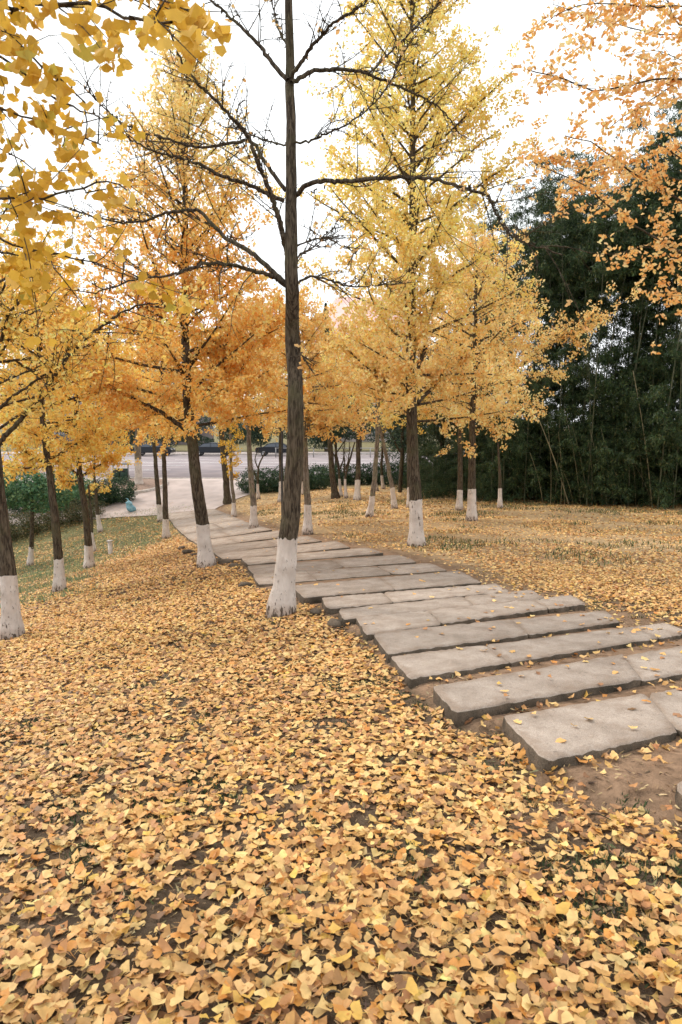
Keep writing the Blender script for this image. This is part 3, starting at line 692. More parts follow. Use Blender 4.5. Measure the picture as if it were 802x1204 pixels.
def sub_twigs(P, L, per, r, frac=.38, n=4, droop=0.0):
    m, nn, _ = P.shape; u = r.uniform(.18, 1, (m, per)); i = np.minimum((u * (nn - 1)).astype(int), nn - 2); f = u * (nn - 1) - i
    mi = np.arange(m)[:, None]; A = P[mi, i] * (1 - f[..., None]) + P[mi, i + 1] * f[..., None]
    T = P[mi, i + 1] - P[mi, i]; T /= np.linalg.norm(T, axis=2, keepdims=True) + 1e-9
    D = T * .8 + r.normal(0, .62, T.shape) + np.array([0, 0, .12 - droop]); D /= np.linalg.norm(D, axis=2, keepdims=True)
    l = (L[:, None] * frac * (1.15 - .6 * u) * r.uniform(.5, 1.3, u.shape) + .08)
    Q = np.zeros((m, per, n, 3)); Q[:, :, 0] = A; b = r.normal(0, .14, T.shape)
    for k in range(1, n):
        Q[:, :, k] = Q[:, :, k - 1] + (D + b * k) * (l / (n - 1))[..., None]
    return Q.reshape(-1, n, 3), l.reshape(-1)
def leaf_clusters(P, L, n, r, spread, k=4):
    nc = max(1, n // k); wt = L / L.sum(); w_ = r.choice(len(P), nc, p=wt); u = r.uniform(.08, 1, nc) ** .85
    nn = P.shape[1]; i = np.minimum((u * (nn - 1)).astype(int), nn - 2); f = (u * (nn - 1) - i)[:, None]
    c = P[w_, i] * (1 - f) + P[w_, i + 1] * f + r.normal(0, spread * .35, (nc, 3))
    pos = np.repeat(c, k, 0) + r.normal(0, spread, (nc * k, 3)); return pos
def leaf_orient(n, r, droop=.5):
    nrm = r.normal(0, 1, (n, 3)); nrm[:, 2] *= .9; return rot_from(nrm, r.uniform(0, 2 * PI, n))
PAL = dict(
    orange=[(254, 203, 116, 4), (252, 190, 100, 3), (254, 214, 138, 3), (248, 176, 86, 1.5), (254, 226, 160, 1)],
    upper=[(253, 220, 148, 4), (250, 208, 128, 3), (254, 230, 170, 3)],
    yellow=[(254, 226, 138, 4), (251, 214, 120, 3), (254, 234, 164, 3), (244, 204, 106, 1.5), (236, 212, 122, .6)],
    peach=[(253, 217, 146, 3), (250, 204, 126, 3), (254, 227, 168, 3), (242, 184, 110, 1)],
    gold=[(254, 212, 116, 4), (252, 198, 98, 3), (254, 224, 144, 3), (244, 184, 90, 1.4)],
    rust=[(250, 202, 132, 3), (244, 186, 110, 3), (252, 216, 156, 3), (228, 164, 92, 1)],
    lemon=[(232, 190, 80, 4), (220, 174, 62, 3), (238, 202, 108, 2), (200, 156, 52, 2), (204, 184, 80, 1)],
    sparse=[(246, 204, 140, 3), (238, 186, 120, 2)])
def tree(label, pts, w0, w1, band_y, limbs=(), crown=None, bark='bark', seed=0, cat='tree', name='ginkgo_tree', group=GK_GROUP, tip=None, sides=16, leafs=None, base_sink=.12, twigs=True, baseY=None, flare=1.35):
    """pts: photo pixels of the trunk from the foot up; crown: dict(y0,y1 pixel rows, half=[(py, half width px)], n, pal, m, per)"""
    r = np.random.default_rng(seed + 1000)
    b = at(*pts[0]); Yd = b[1] if baseY is None else baseY
    b[2] = hz(b[0], b[1])
    W = [b] + [unp(px, py, Yd + r.normal(0, .02) * k) for k, (px, py) in enumerate(pts[1:], 1)]
    root = thing(name, label, cat, tuple(b), group)
    ppm = 803.0 / math.hypot(Yd, 0) ; zs = [q[2] for q in W]
    T = smooth_line(W, max(10, int((zs[-1] - zs[0]) / .22)))
    T[:, :2] += np.cumsum(r.normal(0, .006, (len(T), 2)), 0) * (T[:, 2:] > zs[0] + 1)
    tt = (T[:, 2] - zs[0]) / (zs[-1] - zs[0])
    Rd = (w0 + (w1 - w0) * tt ** .8) / ppm / 2; Rd = Rd * (1 + (flare - 1) * np.exp(-(T[:, 2] - zs[0]) / .12)) 
    T2 = np.vstack([[T[0] - (0, 0, base_sink)], T]); R2 = np.concatenate([[Rd[0] * 1.1], Rd])
    # ribbed, uneven trunk surface
    n = len(T2); dense = smooth_line(T2, n * 3); Rn = np.interp(np.linspace(0, 1, n * 3), np.linspace(0, 1, n), R2)
    V, F = tubes(dense, Rn, sides); V = V.reshape(n * 3, sides, 3); cen = dense[:, None]
    ph = r.uniform(0, 6.28, 4); aa = np.arange(sides) * 2 * PI / sides
    bump = 1 + .05 * np.sin(3 * aa + ph[0])[None] + .04 * np.sin(5 * aa + ph[1])[None] * np.cos(dense[:, 2:3] * 3 + ph[2]) + r.normal(0, .022, (n * 3, sides))
    V = cen + (V - cen) * bump[..., None]
    obj('trunk', make_mesh('trunk', V.reshape(-1, 3), [F], None, True), M[bark], root)
    if band_y is not None:
        ztop = unp(pts[0][0], band_y, Yd)[2]; sel = dense[:, 2] <= ztop; k = max(3, sel.sum())
        Vw = cen[:k] + (V[:k] - cen[:k]) * 1.0; dirs = V[:k] - cen[:k]; dirs /= np.linalg.norm(dirs, axis=2, keepdims=True)
        Vw = V[:k] + dirs * .004
        tr = r.uniform(-.018, .018, sides)
        Vw[-1, :, 2] = ztop + tr; f = (ztop - cen[k - 1, 0, 2])
        n_ = k; fr = (np.arange(n_ * sides).reshape(n_, sides)); jj = np.arange(sides)
        Fw = np.concatenate([np.stack([fr[i], fr[i][(jj + 1) % sides], fr[i + 1][(jj + 1) % sides], fr[i + 1]], 1) for i in range(n_ - 1)])
        wear = np.clip(1 - (Vw[..., 2] - zs[0] - .02) / .16, 0, 1).reshape(-1) * .9
        me = make_mesh('whitewash', Vw.reshape(-1, 3), [Fw], np.repeat(wear[:, None], 3, 1), True, attr='wear')
        obj('whitewash', me, M['wash'], root)
    LP, LL = [], []          # every line that carries leaves, resampled to 7 points
    for li, (lp, lw, dep) in enumerate(limbs):
        # limb: pixel polyline, base width px, depth drift (m, + = away)
        Q = [unp(px, py, Yd + dep * k / (len(lp) - 1)) for k, (px, py) in enumerate(lp)]
        Q = smooth_line(Q, 5 * len(lp)); Ls = np.linalg.norm(np.diff(Q, axis=0), axis=1).sum()
        Q[2:] += r.normal(0, .006, Q[2:].shape)
        rd = np.linspace(lw, max(.9, lw * .2), len(Q)) / ppm / 2 * (1.0 if crown else .86)
        A = Acc(); A.add(*tubes(Q, rd, 8))
        S7 = smooth_line(Q, 7)[None]
        if twigs:
            k = int(6 + Ls * 7); tw, tl = sub_twigs(S7, np.array([Ls]), k, r, .2 if crown is None else .26, 5)
            A.add(*tubes(tw, np.linspace(.0062, .0026, 5)[None].repeat(len(tw), 0), 4))
            tw2, tl2 = sub_twigs(tw, tl, 2, r, .45, 4); A.add(*tubes(tw2, np.linspace(.0038, .0018, 4)[None].repeat(len(tw2), 0), 3))
            # short spurs typical of ginkgo
            LP.append(np.array([smooth_line(q, 7) for q in tw])); LL.append(tl)
            LP.append(np.array([smooth_line(q, 7) for q in tw2])); LL.append(tl2)
            for src, srcl, dens, rad0 in ((S7, np.array([Ls]), 20, .0085), (tw, tl, 16, .0042)):
                ns = int(srcl.sum() * dens)
                w_ = r.choice(len(src), ns, p=srcl / srcl.sum()); u = r.uniform(.05, .98, ns); nn = src.shape[1]
                i = np.minimum((u * (nn - 1)).astype(int), nn - 2); f = (u * (nn - 1) - i)[:, None]
                c0 = src[w_, i] * (1 - f) + src[w_, i + 1] * f; dr = r.normal(0, 1, (ns, 3)) + (0, 0, .5); dr /= np.linalg.norm(dr, axis=1, keepdims=True)
                ln = r.uniform(.016, .045, (ns, 1)); sp = np.stack([c0, c0 + dr * ln * .6, c0 + dr * ln], 1)
                A.add(*tubes(sp, np.array([[rad0, rad0 * .9, rad0 * .7]]).repeat(ns, 0), 4))
        LP.append(S7); LL.append(np.array([Ls * .6]))
        obj('limb', A.mesh('limb', True), M[bark], root)
    if crown:
        za = unp(pts[-1][0], crown['y0'], Yd)[2]; zb = unp(pts[-1][0], crown['y1'], Yd)[2]
        hp = sorted(crown['half']); hy = [q[0] for q in hp]; hw_ = [q[1] for q in hp]
        def prof(t):
            z = za + (zb - za) * t ** .9
            py = 500 - (z - EYE) * ppm
            return np.interp(py, hy, hw_) / ppm * 1.05
        el = crown.get('elev', (22, 62))
        P, L = auto_limbs(T, za, zb, crown.get('m', 46), prof, el, r)
        Q, ql = sub_twigs(P, L, crown.get('per', 12), r, crown.get('frac', .36))
        A = Acc(); A.add(*tubes(P, np.linspace(1, .22, 7)[None] * (.008 + .011 * L[:, None]), 5)); A.add(*tubes(Q, np.linspace(.0045, .0018, 4)[None].repeat(len(Q), 0), 3))
        obj('branches', A.mesh('branches', True), M[bark], root, kind='stuff')
        Q7 = np.concatenate([Q, Q[:, -1:] + (Q[:, -1:] - Q[:, -2:-1]) * np.array([.3, .6, .9])[None, :, None]], 1)
        LP += [P, Q7]; LL += [L * .7, ql]
        allP = np.concatenate(LP); allL = np.concatenate(LL)
        tz = np.clip((allP[:, 0, 2] - za) / (zb - za), 0, 1); allL = allL * (1 - crown.get('thin', .3) * tz)
        n = int(crown['n'] * .70); sp = crown.get('spread', .05); pos = leaf_clusters(allP, allL, n, r, sp)
        n = len(pos); cols = palette(n, PAL[crown['pal']], .10, r)
        if 'pal2' in crown:   # upper part of the crown turned to another hue
            c2 = palette(n, PAL[crown['pal2']], .10, r); f = sstep(crown['mixz'][0], crown['mixz'][1], pos[:, 2])[:, None]
            cols = np.where(r.uniform(0, 1, (n, 1)) < f, c2, cols)
        cl = fbm(pos[:, 0] + pos[:, 1], pos[:, 2], .9, 70 + seed)[:, None] - .5
        cols = np.clip(cols * (1 + cl * np.array([.12, .3, .5])), .01, .93)
        near = Yd < 12
        scatter('foliage', KITE if not near else MID, pos, leaf_orient(n, r), r.uniform(*crown.get('size', (.045, .062)), n), cols, M['leaf'], root, r=r, kind='stuff')
    elif leafs:
        allP = np.concatenate(LP); allL = np.concatenate(LL); pos = leaf_clusters(allP, allL, leafs[0], r, .018, 2); n = len(pos)
        nrm = r.normal(0, 1, (n, 3)); nrm[:, 2] *= .3
        R = rot_from(nrm, np.full(n, PI) + r.normal(0, .5, n))
        scatter('foliage', MID, pos, R, r.uniform(.032, .046, n), palette(n, PAL[leafs[1]], .1, r), M['leaf'], root, r=r, kind='stuff')
    return root, T

# the bare tree in the middle
A_L = [
    ([(335, 333), (316, 315), (296, 297), (277, 286), (262, 277), (248, 262), (236, 249), (221, 247), (194, 251), (176, 258), (150, 262), (120, 258), (95, 250), (66, 242)], 7, 1.0),
    ([(336, 336), (318, 324), (296, 318), (272, 312), (247, 310), (225, 315), (205, 322), (170, 327), (140, 334), (112, 345)], 6, -1.2),
    ([(341, 312), (336, 290), (333, 277), (328, 258), (322, 239), (315, 220), (307, 202), (299, 180), (290, 158), (275, 140), (258, 123), (244, 110), (232, 99), (220, 82), (213, 71), (204, 49), (196, 30)], 8, -1.0),
    ([(336, 224), (322, 205), (308, 186), (297, 168), (285, 166), (262, 170), (240, 174), (216, 169), (195, 163), (175, 158), (157, 153), (140, 143), (120, 125), (95, 98)], 5.5, .8),
    ([(334, 236), (317, 229), (300, 221), (280, 213), (262, 208), (244, 198), (228, 191), (212, 186), (199, 183), (180, 178), (165, 170), (148, 160), (133, 148), (118, 132)], 6, -.7),
    ([(345, 232), (354, 224), (363, 216), (385, 213), (412, 213), (440, 210), (470, 209), (500, 209), (520, 213), (535, 218), (556, 225), (573, 230), (583, 251), (592, 266), (601, 276), (620, 286), (639, 292), (662, 301)], 6.5, -1.4),
    ([(343, 97), (358, 88), (370, 83), (390, 82), (412, 82), (430, 86), (447, 93), (465, 100), (482, 108), (497, 115), (510, 122), (522, 132), (531, 143), (543, 161)], 6, .9),
    ([(342, 90), (352, 76), (363, 60), (375, 46), (389, 30), (404, 19), (420, 11), (434, -2), (450, -22)], 5.5, -.6),
    ([(338, 94), (322, 76), (307, 56), (292, 40), (277, 26), (262, 12), (247, 0), (225, -18), (205, -40)], 6, .5),
    ([(345, 332), (354, 330), (365, 325), (390, 330), (412, 337), (438, 336), (465, 334), (482, 330)], 3.4, .5),
    ([(342, 168), (364, 166), (382, 157), (405, 148), (430, 131), (446, 115), (458, 98), (466, 82), (474, 62)], 3, -.5),
    ([(433, 87), (452, 68), (472, 49), (492, 29), (514, 7), (530, -14)], 2.6, .3),
    ([(342, 170), (320, 168), (300, 160), (280, 152), (262, 150)], 2.6, .6),
    ([(341, 60), (328, 36), (322, 10), (316, -20)], 3, .6),
    ([(344, 292), (372, 281), (396, 286), (420, 300)], 2.4, -.6),
    ([(345, 405), (356, 420), (366, 436)], 2.2, -.2),
    ([(336, 330), (346, 318), (352, 300), (368, 290), (390, 270), (404, 250)], 3, .9),
]
tree('tall nearly bare dark ginkgo in the centre, wide whitewashed foot beside the slabs',
     [(331, 722), (339, 632), (344, 555), (347, 480), (345, 400), (342, 330), (341, 200), (341, 90), (339, 0), (338, -70)], 26, 7, 632, A_L, None, 'bark', 1, leafs=(300, 'sparse'), sides=24)
# orange tree
Bz = unp(222, 300, 13.34)[2]
tree('broad orange ginkgo left of the path, its dark trunk leaning left over a white foot',
     [(243, 667), (238, 616), (232, 557), (227, 507), (223, 465), (221, 426), (220, 390), (221, 315), (222, 200), (223, 120), (224, 60)], 17, 3, 616,
     [([(221, 507), (203, 494), (186, 483), (168, 474), (150, 465), (134, 458), (120, 451), (99, 438), (80, 430)], 6, -.8),
      ([(221, 458), (214, 440), (206, 423), (197, 404), (189, 390), (177, 378), (172, 357), (168, 335)], 5, .6),
      ([(231, 476), (241, 463), (250, 453), (259, 441), (265, 429), (271, 414), (273, 399), (274, 380)], 5, .4),
      ([(222, 432), (232, 421), (256, 409), (286, 396), (310, 387), (330, 372)], 4.5, -.6),
      ([(228, 478), (245, 470), (262, 462), (290, 452), (316, 436)], 4, -1.0)],
     dict(y0=502, y1=64, half=[(60, 12), (120, 42), (200, 66), (300, 100), (380, 125), (450, 140), (500, 128), (540, 90)], n=68000, pal='orange', pal2='upper', mixz=(Bz - .2, Bz + 2.2), m=76, per=13, elev=(12, 62), frac=.27, thin=.72), 'bark', 2)
# yellow tree right of the path
tree('tall pale yellow ginkgo right of the path, straight trunk with a white foot',
     [(490, 643), (489, 587), (487, 500), (485, 440), (486, 370), (487, 280), (488, 150), (488, 0), (489, -60)], 16.5, 3, 587,
     [([(487, 443), (493, 428), (499, 413), (500, 398), (501, 384), (508, 362), (515, 342), (517, 322)], 6, -.5),
      ([(480, 470), (466, 458), (453, 449), (444, 442), (434, 435), (416, 418), (404, 405)], 5, .4),
      ([(491, 474), (500, 464), (510, 455), (522, 441), (534, 430), (545, 418)], 5.5, .6),
      ([(492, 462), (503, 450), (512, 440), (516, 424)], 4, .9),
      ([(486, 300), (478, 285), (474, 270), (470, 258)], 4, .3)],
     dict(y0=505, y1=-55, half=[(-60, 50), (0, 84), (60, 92), (120, 98), (200, 112), (300, 130), (380, 140), (450, 120), (500, 92)], n=80000, pal='peach', pal2='yellow', mixz=(2.4, 5.6), m=84, per=13, elev=(12, 50), frac=.27, thin=.5), 'bark', 3)
tree('slender golden ginkgo in front of the bamboo, right of the tall yellow one',
     [(555, 612), (555, 575), (556, 480), (558, 420), (558, 340), (558, 300)], 10.5, 2.5, 575,
     [([(557, 470), (572, 455), (590, 442), (620, 425), (650, 402), (680, 385), (702, 366)], 3.5, -1.2)],
     dict(y0=505, y1=290, half=[(290, 16), (340, 52), (400, 86), (450, 80), (500, 56)], n=30000, pal='peach', m=42, per=13, elev=(4, 50), size=(.048, .066)), 'bark', 4)
tree('thick trunked ginkgo at the left edge with long limbs arching up',
     [(15, 750), (10, 676), (3, 600), (-5, 520), (-12, 440), (-18, 350), (-24, 260)], 21, 8, 676,
     [([(-8, 532), (6, 512), (21, 498), (38, 477), (54, 456), (67, 438), (79, 420), (97, 403), (114, 388), (130, 377), (144, 367), (160, 360), (178, 357), (210, 360)], 6, -1.0),
      ([(-10, 490), (8, 472), (30, 456), (50, 442), (72, 429), (82, 410), (86, 388)], 4, -.6),
      ([(-14, 430), (0, 402), (8, 375), (18, 360), (36, 342)], 6, -.8),
      ([(-14, 445), (4, 410), (20, 385), (34, 366)], 4, -.4)],
     dict(y0=520, y1=250, half=[(250, 40), (350, 100), (450, 110), (520, 90)], n=7000, pal='gold', m=26, per=10, elev=(15, 50), size=(.034, .046)), 'bark', 5)
tree('thin golden ginkgo on the left, mossy lower trunk, between thick and forked ginkgos',
     [(70, 696), (69, 657), (62, 580), (55, 520), (51, 480), (48, 440), (46, 380), (45, 330)], 12, 3, 657,
     [([(55, 545), (42, 538), (28, 530), (16, 520)], 4, -.3), ([(56, 540), (70, 534), (90, 522), (112, 512)], 4, -.4), ([(54, 548), (30, 550), (6, 547)], 3.5, .3)],
     dict(y0=530, y1=322, half=[(320, 20), (380, 70), (450, 100), (530, 80)], n=25000, pal='gold', m=40, per=12, elev=(5, 50)), 'bark', 6)
tree('golden ginkgo with forked dark trunk on the left slope beside the short white post',
     [(105, 669), (104, 641), (99, 590), (95, 560), (92, 520), (90, 470), (90, 400)], 10, 2.5, 641,
     [([(95, 562), (84, 552), (74, 545), (60, 538)], 3.5, -.4), ([(96, 560), (112, 550), (124, 543), (138, 532)], 3.5, .3), ([(95, 564), (82, 566), (68, 558)], 3, .5)],
     dict(y0=546, y1=385, half=[(385, 20), (440, 62), (500, 76), (546, 48)], n=32000, pal='gold', m=40, per=12, elev=(2, 50), size=(.05, .068)), 'bark', 7)
tree('small young ginkgo with a short white foot behind the forked one on the left slope',
     [(118, 625), (115, 605), (114, 585), (112, 560), (112, 530)], 5, 2, 605, [], dict(y0=582, y1=520, half=[(520, 14), (560, 26), (582, 18)], n=3500, pal='gold', m=16, per=8, elev=(5, 45), size=(.06, .08)), 'bark', 8)
tree('very thin sapling with white foot half hidden behind the forked ginkgo',
     [(111, 649), (108, 626), (106, 600), (104, 570)], 4, 2, 626, [], None, 'bark', 9)
tree('slim dark ginkgo nearest the stone path on its left, white foot in the leaves',
     [(196, 633), (195, 610), (194, 560), (193, 520), (192, 460), (192, 420)], 7.5, 2.5, 610, [],
     dict(y0=520, y1=400, half=[(400, 16), (440, 44), (490, 56), (520, 40)], n=18000, pal='orange', m=32, per=11, elev=(2, 50), size=(.055, .075)), 'bark', 10)
tree('slim leaning ginkgo at the plaza end of the lawn, left of its darker neighbour',
     [(190, 613), (187, 593), (183, 545), (180, 500), (178, 450)], 6.5, 2.5, 593, [],
     dict(y0=515, y1=420, half=[(420, 14), (460, 44), (500, 50), (515, 34)], n=12000, pal='gold', m=26, per=11, elev=(2, 50), size=(.07, .09)), 'bark', 11)
tree('pale broad trunk standing on the kerbed island by the road',
     [(163, 571), (163, 545), (163, 500), (162, 450)], 9, 5, 540, [], dict(y0=500, y1=390, half=[(390, 20), (440, 60), (500, 46)], n=12000, pal='peach', m=26, per=10, elev=(10, 50), size=(.08, .1)), 'pale_bark', 12)
tree('thin ginkgo with yellow leaves down its stem beside the dark unpainted trunk',
     [(275, 608), (275, 591), (273, 560), (272, 520), (272, 480)], 5, 2, 591, [], dict(y0=570, y1=450, half=[(450, 10), (500, 18), (570, 5)], n=3200, pal='lemon', m=22, per=7, elev=(20, 60), size=(.055, .075)), 'pale_bark', 13)
tree('dark unpainted leaning trunk behind the path near the plaza corner',
     [(268, 592), (265, 560), (261, 520), (256, 470), (252, 430)], 8.5, 4, None, [], dict(y0=482, y1=400, half=[(400, 20), (440, 48), (482, 46)], n=12000, pal='gold', m=26, per=10, elev=(10, 50), size=(.07, .09)), 'bark', 14)
tree('pale grey ginkgo with white foot between the plaza corner and the central bare tree',
     [(298, 622), (298, 594), (296, 560), (293, 505), (291, 460), (290, 400)], 8.5, 2.5, 594, [],
     dict(y0=492, y1=370, half=[(370, 16), (420, 48), (470, 58), (492, 44)], n=20000, pal='peach', m=36, per=11, elev=(0, 50), size=(.052, .07)), 'pale_bark', 15)
tree('thin double stemmed sapling with white feet in front of the rounded hedge',
     [(304, 587), (303, 570), (304, 548), (311, 532)], 3.5, 1.5, 569, [([(303, 566), (298, 553), (293, 545)], 2, .1), ([(304, 552), (300, 540), (304, 528)], 2, .1)], None, 'bark', 16)
tree('pale forked ginkgo with white foot just right of the central bare tree',
     [(362, 628), (362, 593), (361, 560), (359, 510), (357, 478), (354, 440), (352, 390)], 9.5, 3, 593,
     [([(361, 512), (364, 495), (368, 478), (371, 460)], 5, .2), ([(362, 512), (378, 505), (392, 498)], 3, -.4)],
     dict(y0=505, y1=370, half=[(370, 18), (420, 58), (470, 78), (520, 62)], n=26000, pal='peach', m=40, per=12, elev=(-4, 46), size=(.05, .066)), 'pale_bark', 17)
tree('dark trunk without whitewash in the shade left of the many-stemmed tree',
     [(395, 586), (391, 560), (389, 530), (387, 500), (384, 450)], 8, 4, None, [], dict(y0=510, y1=430, half=[(430, 30), (470, 40), (510, 34)], n=7000, pal='peach', m=22, per=9, elev=(10, 50), size=(.06, .08)), 'bark', 18)
tree('pale slender pole-like tree leaning right with a white foot, right of the many-stemmed tree',
     [(434, 608), (438, 583), (441, 540), (443, 500), (444, 470), (445, 430)], 7, 3, 583, [], dict(y0=480, y1=400, half=[(400, 20), (450, 44), (480, 30)], n=9000, pal='yellow', m=24, per=9, elev=(5, 50), size=(.05, .07)), 'pale_bark', 19)
tree('pale tree leaning left behind the slender pole-like one, white foot near the green shade',
     [(464, 598), (461, 573), (455, 535), (448, 505), (441, 480)], 6, 3, 573, [([(449, 512), (455, 500), (458, 488)], 2.4, .1)], dict(y0=480, y1=420, half=[(420, 16), (460, 30)], n=4000, pal='yellow', m=16, per=8, elev=(5, 50), size=(.055, .075)), 'pale_bark', 20)
tree('thin trunk with white foot half hidden behind the tall yellow ginkgo',
     [(481, 597), (481, 573), (481, 530), (480, 490)], 5, 2.5, 573, [], dict(y0=500, y1=440, half=[(440, 20), (490, 30)], n=4000, pal='yellow', m=16, per=8, elev=(5, 50), size=(.055, .075)), 'bark', 21)
tree('short white-footed sapling at the dark edge of the bamboo grove',
     [(588, 598), (588, 575), (588, 555), (586, 520)], 5, 2, 574, [], None, 'bark', 22)
for i, (x_, l_b) in enumerate([(401, 'left stem of the dark evergreen clump by the low hedge'), (407, 'right stem of the dark evergreen clump by the low hedge')]):
    tree(l_b, [(x_, 584 + i * 2), (x_ - (1 if i else 2), 563), (x_ - 3 + 6 * i, 545), (x_ - 8 + 18 * i, 520)], 3.5, 1.5, 563,
         [([(x_ - 2, 556), (x_ - 6 + 4 * i, 540), (x_ - 14 + 10 * i, 524)], 2.4, .2), ([(x_ - 1, 552), (x_ + 3, 538), (x_ + 4, 520)], 2.2, -.2)], None, 'bark', 23 + i, name='evergreen_tree', group='dark stems by the low hedge')
for i, (x_, y_, l_b) in enumerate([(443, 577, 'thin white-footed stem in the shade left of the leaning pale tree'), (451, 575, 'second thin white-footed stem in the shade, nearer the leaning pale tree'), (357, 582, 'white-footed stem half hidden behind the pale forked ginkgo')]):
    tree(l_b, [(x_, y_), (x_ - 2, y_ - 16), (x_ - 1, y_ - 45), (x_ + 1, y_ - 75)], 3.5, 2, y_ - 16, [], None, 'bark', 30 + i)
tree('small green-leaved tree with a white foot in the dark hollow at the left edge',
     [(35, 665), (37, 643), (38, 610), (38, 590), (38, 570)], 6, 3, 643, [], None, 'bark', 33, name='green_tree', group=None)

# background ginkgos behind the left lawn and along the road: crowns fill the view between trunks
BG = [((-30, 640), 8, 300, 110, 16000, 'gold', 'golden ginkgo behind the left hollow, off to the left'), ((60, 610), 8, 345, 90, 15000, 'gold', 'tall golden ginkgo behind the left shrubs'),
      ((330, 590), 6, 415, 62, 9000, 'yellow', 'yellow tree behind the central bare trunk by the rounded hedge'),
      ((420, 588), 7, 395, 60, 9000, 'yellow', 'loose pale yellow tree above the low hedge'),
      ((540, 600), 7, 330, 70, 16000, 'peach', 'pale golden tree at the left end of the bamboo grove')]
for i, (bp, wd, topy, hwid, n_, pal_, lab) in enumerate(BG):
    tree(lab, [bp, (bp[0] + 1, bp[1] - 40), (bp[0], (bp[1] + topy) / 2), (bp[0], topy)], wd, 2, bp[1] - 24, [],
         dict(y0=bp[1] - 106, y1=topy + 4, half=[(topy, 12), ((topy * 2 + bp[1] - 75) / 3, hwid * .8), (bp[1] - 130, hwid), (bp[1] - 106, hwid * .7)], n=n_, pal=pal_, m=34, per=11, elev=(5, 52), size=(.07, .095)), 'bark', 50 + i)

# --- overhanging ginkgo out of the frame at the left, big leaves close to the lens
def overhang(label, base, trunk_pts, rad, limbs, n_leaf, size, pal, singles, seed, droop_bias, tw_len=.22):
    r = np.random.default_rng(seed); z = hz(*base); root = thing('ginkgo_tree', label, 'tree', (base[0], base[1], z), GK_GROUP)
    T = smooth_line([(base[0], base[1], z - .15)] + trunk_pts, 24); V, F = tubes(T, np.linspace(rad, rad * .4, 24), 14)
    obj('trunk', make_mesh('trunk', V, [F], None, True), M['bark'], root)
    LPs, LLs = [], []
    for pts_, r0 in limbs:
        Q = smooth_line(pts_, 6 * len(pts_)); Q[3:] += r.normal(0, .004, Q[3:].shape); Ls = np.linalg.norm(np.diff(Q, axis=0), axis=1).sum()
        A = Acc(); A.add(*tubes(Q, np.linspace(r0, max(.0016, r0 * .2), len(Q)), 8)); S7 = smooth_line(Q, 7)[None]
        k = int(4 + Ls * 6); tw, tl = sub_twigs(S7, np.array([Ls]), k, r, tw_len, 5); A.add(*tubes(tw, np.linspace(.003, .0012, 5)[None].repeat(len(tw), 0), 4))
        ns = int(Ls * 22); u = r.uniform(.02, .99, ns); i = np.minimum((u * (len(Q) - 1)).astype(int), len(Q) - 2)
        dr = r.normal(0, 1, (ns, 3)); dr /= np.linalg.norm(dr, axis=1, keepdims=True); ln = r.uniform(.008, .02, (ns, 1)); c0 = Q[i]
        A.add(*tubes(np.stack([c0, c0 + dr * ln * .6, c0 + dr * ln], 1), np.array([[.0035, .003, .0022]]).repeat(ns, 0), 4))
        obj('limb', A.mesh('limb', True), M['bark'], root)
        LPs += [S7, np.array([smooth_line(q, 7) for q in tw])]; LLs += [np.array([Ls]), tl]
    P = np.concatenate(LPs); L = np.concatenate(LLs); pos = leaf_clusters(P, L, n_leaf, r, .03, 4); n = len(pos); pos[:, 2] -= .02
    nrm = np.stack([r.normal(0, .8, n), r.normal(-.9, .7, n), r.normal(0, .45, n)], 1)
    R = rot_from(nrm, np.where(r.uniform(0, 1, n) < .75, PI, 0) + r.normal(0, .7, n)); s = r.uniform(*size, n); c = palette(n, PAL[pal], .09, r)
    d = np.linalg.norm(pos - (0, 0, EYE), axis=1); order = np.argsort(d)
    infr = (np.abs(pos[:, 0] / np.maximum(pos[:, 1], .1)) < .52) & (pos[:, 1] > .6)
    pick = [i for i in order if infr[i]][:singles]; mask = np.ones(n, bool); mask[pick] = False
    if singles:
        from mathutils import Matrix
        ms = []
        for ti, (tv, tf) in enumerate(HERO):
            for ci in range(3):
                me = make_mesh('leaf', tv, [tf], np.tile(palette(1, PAL[pal], .06, r), (len(tv), 1)), True); me.materials.append(M['leaf']); ms.append(me)
        for i in pick:
            o = bpy.data.objects.new('leaf', ms[r.integers(len(ms))]); COLL.objects.link(o); o.parent = root
            o.matrix_local = Matrix.Translation(Vector(pos[i]) - root.location) @ Matrix(R[i].tolist()).to_4x4() @ Matrix.Scale(s[i], 4)
    scatter('foliage', NEAR if singles else MID, pos[mask], R[mask], s[mask], c[mask], M['leaf'], root, r=r, kind='stuff')
    return root
def U(px, py, Y): return tuple(unp(px, py, Y))
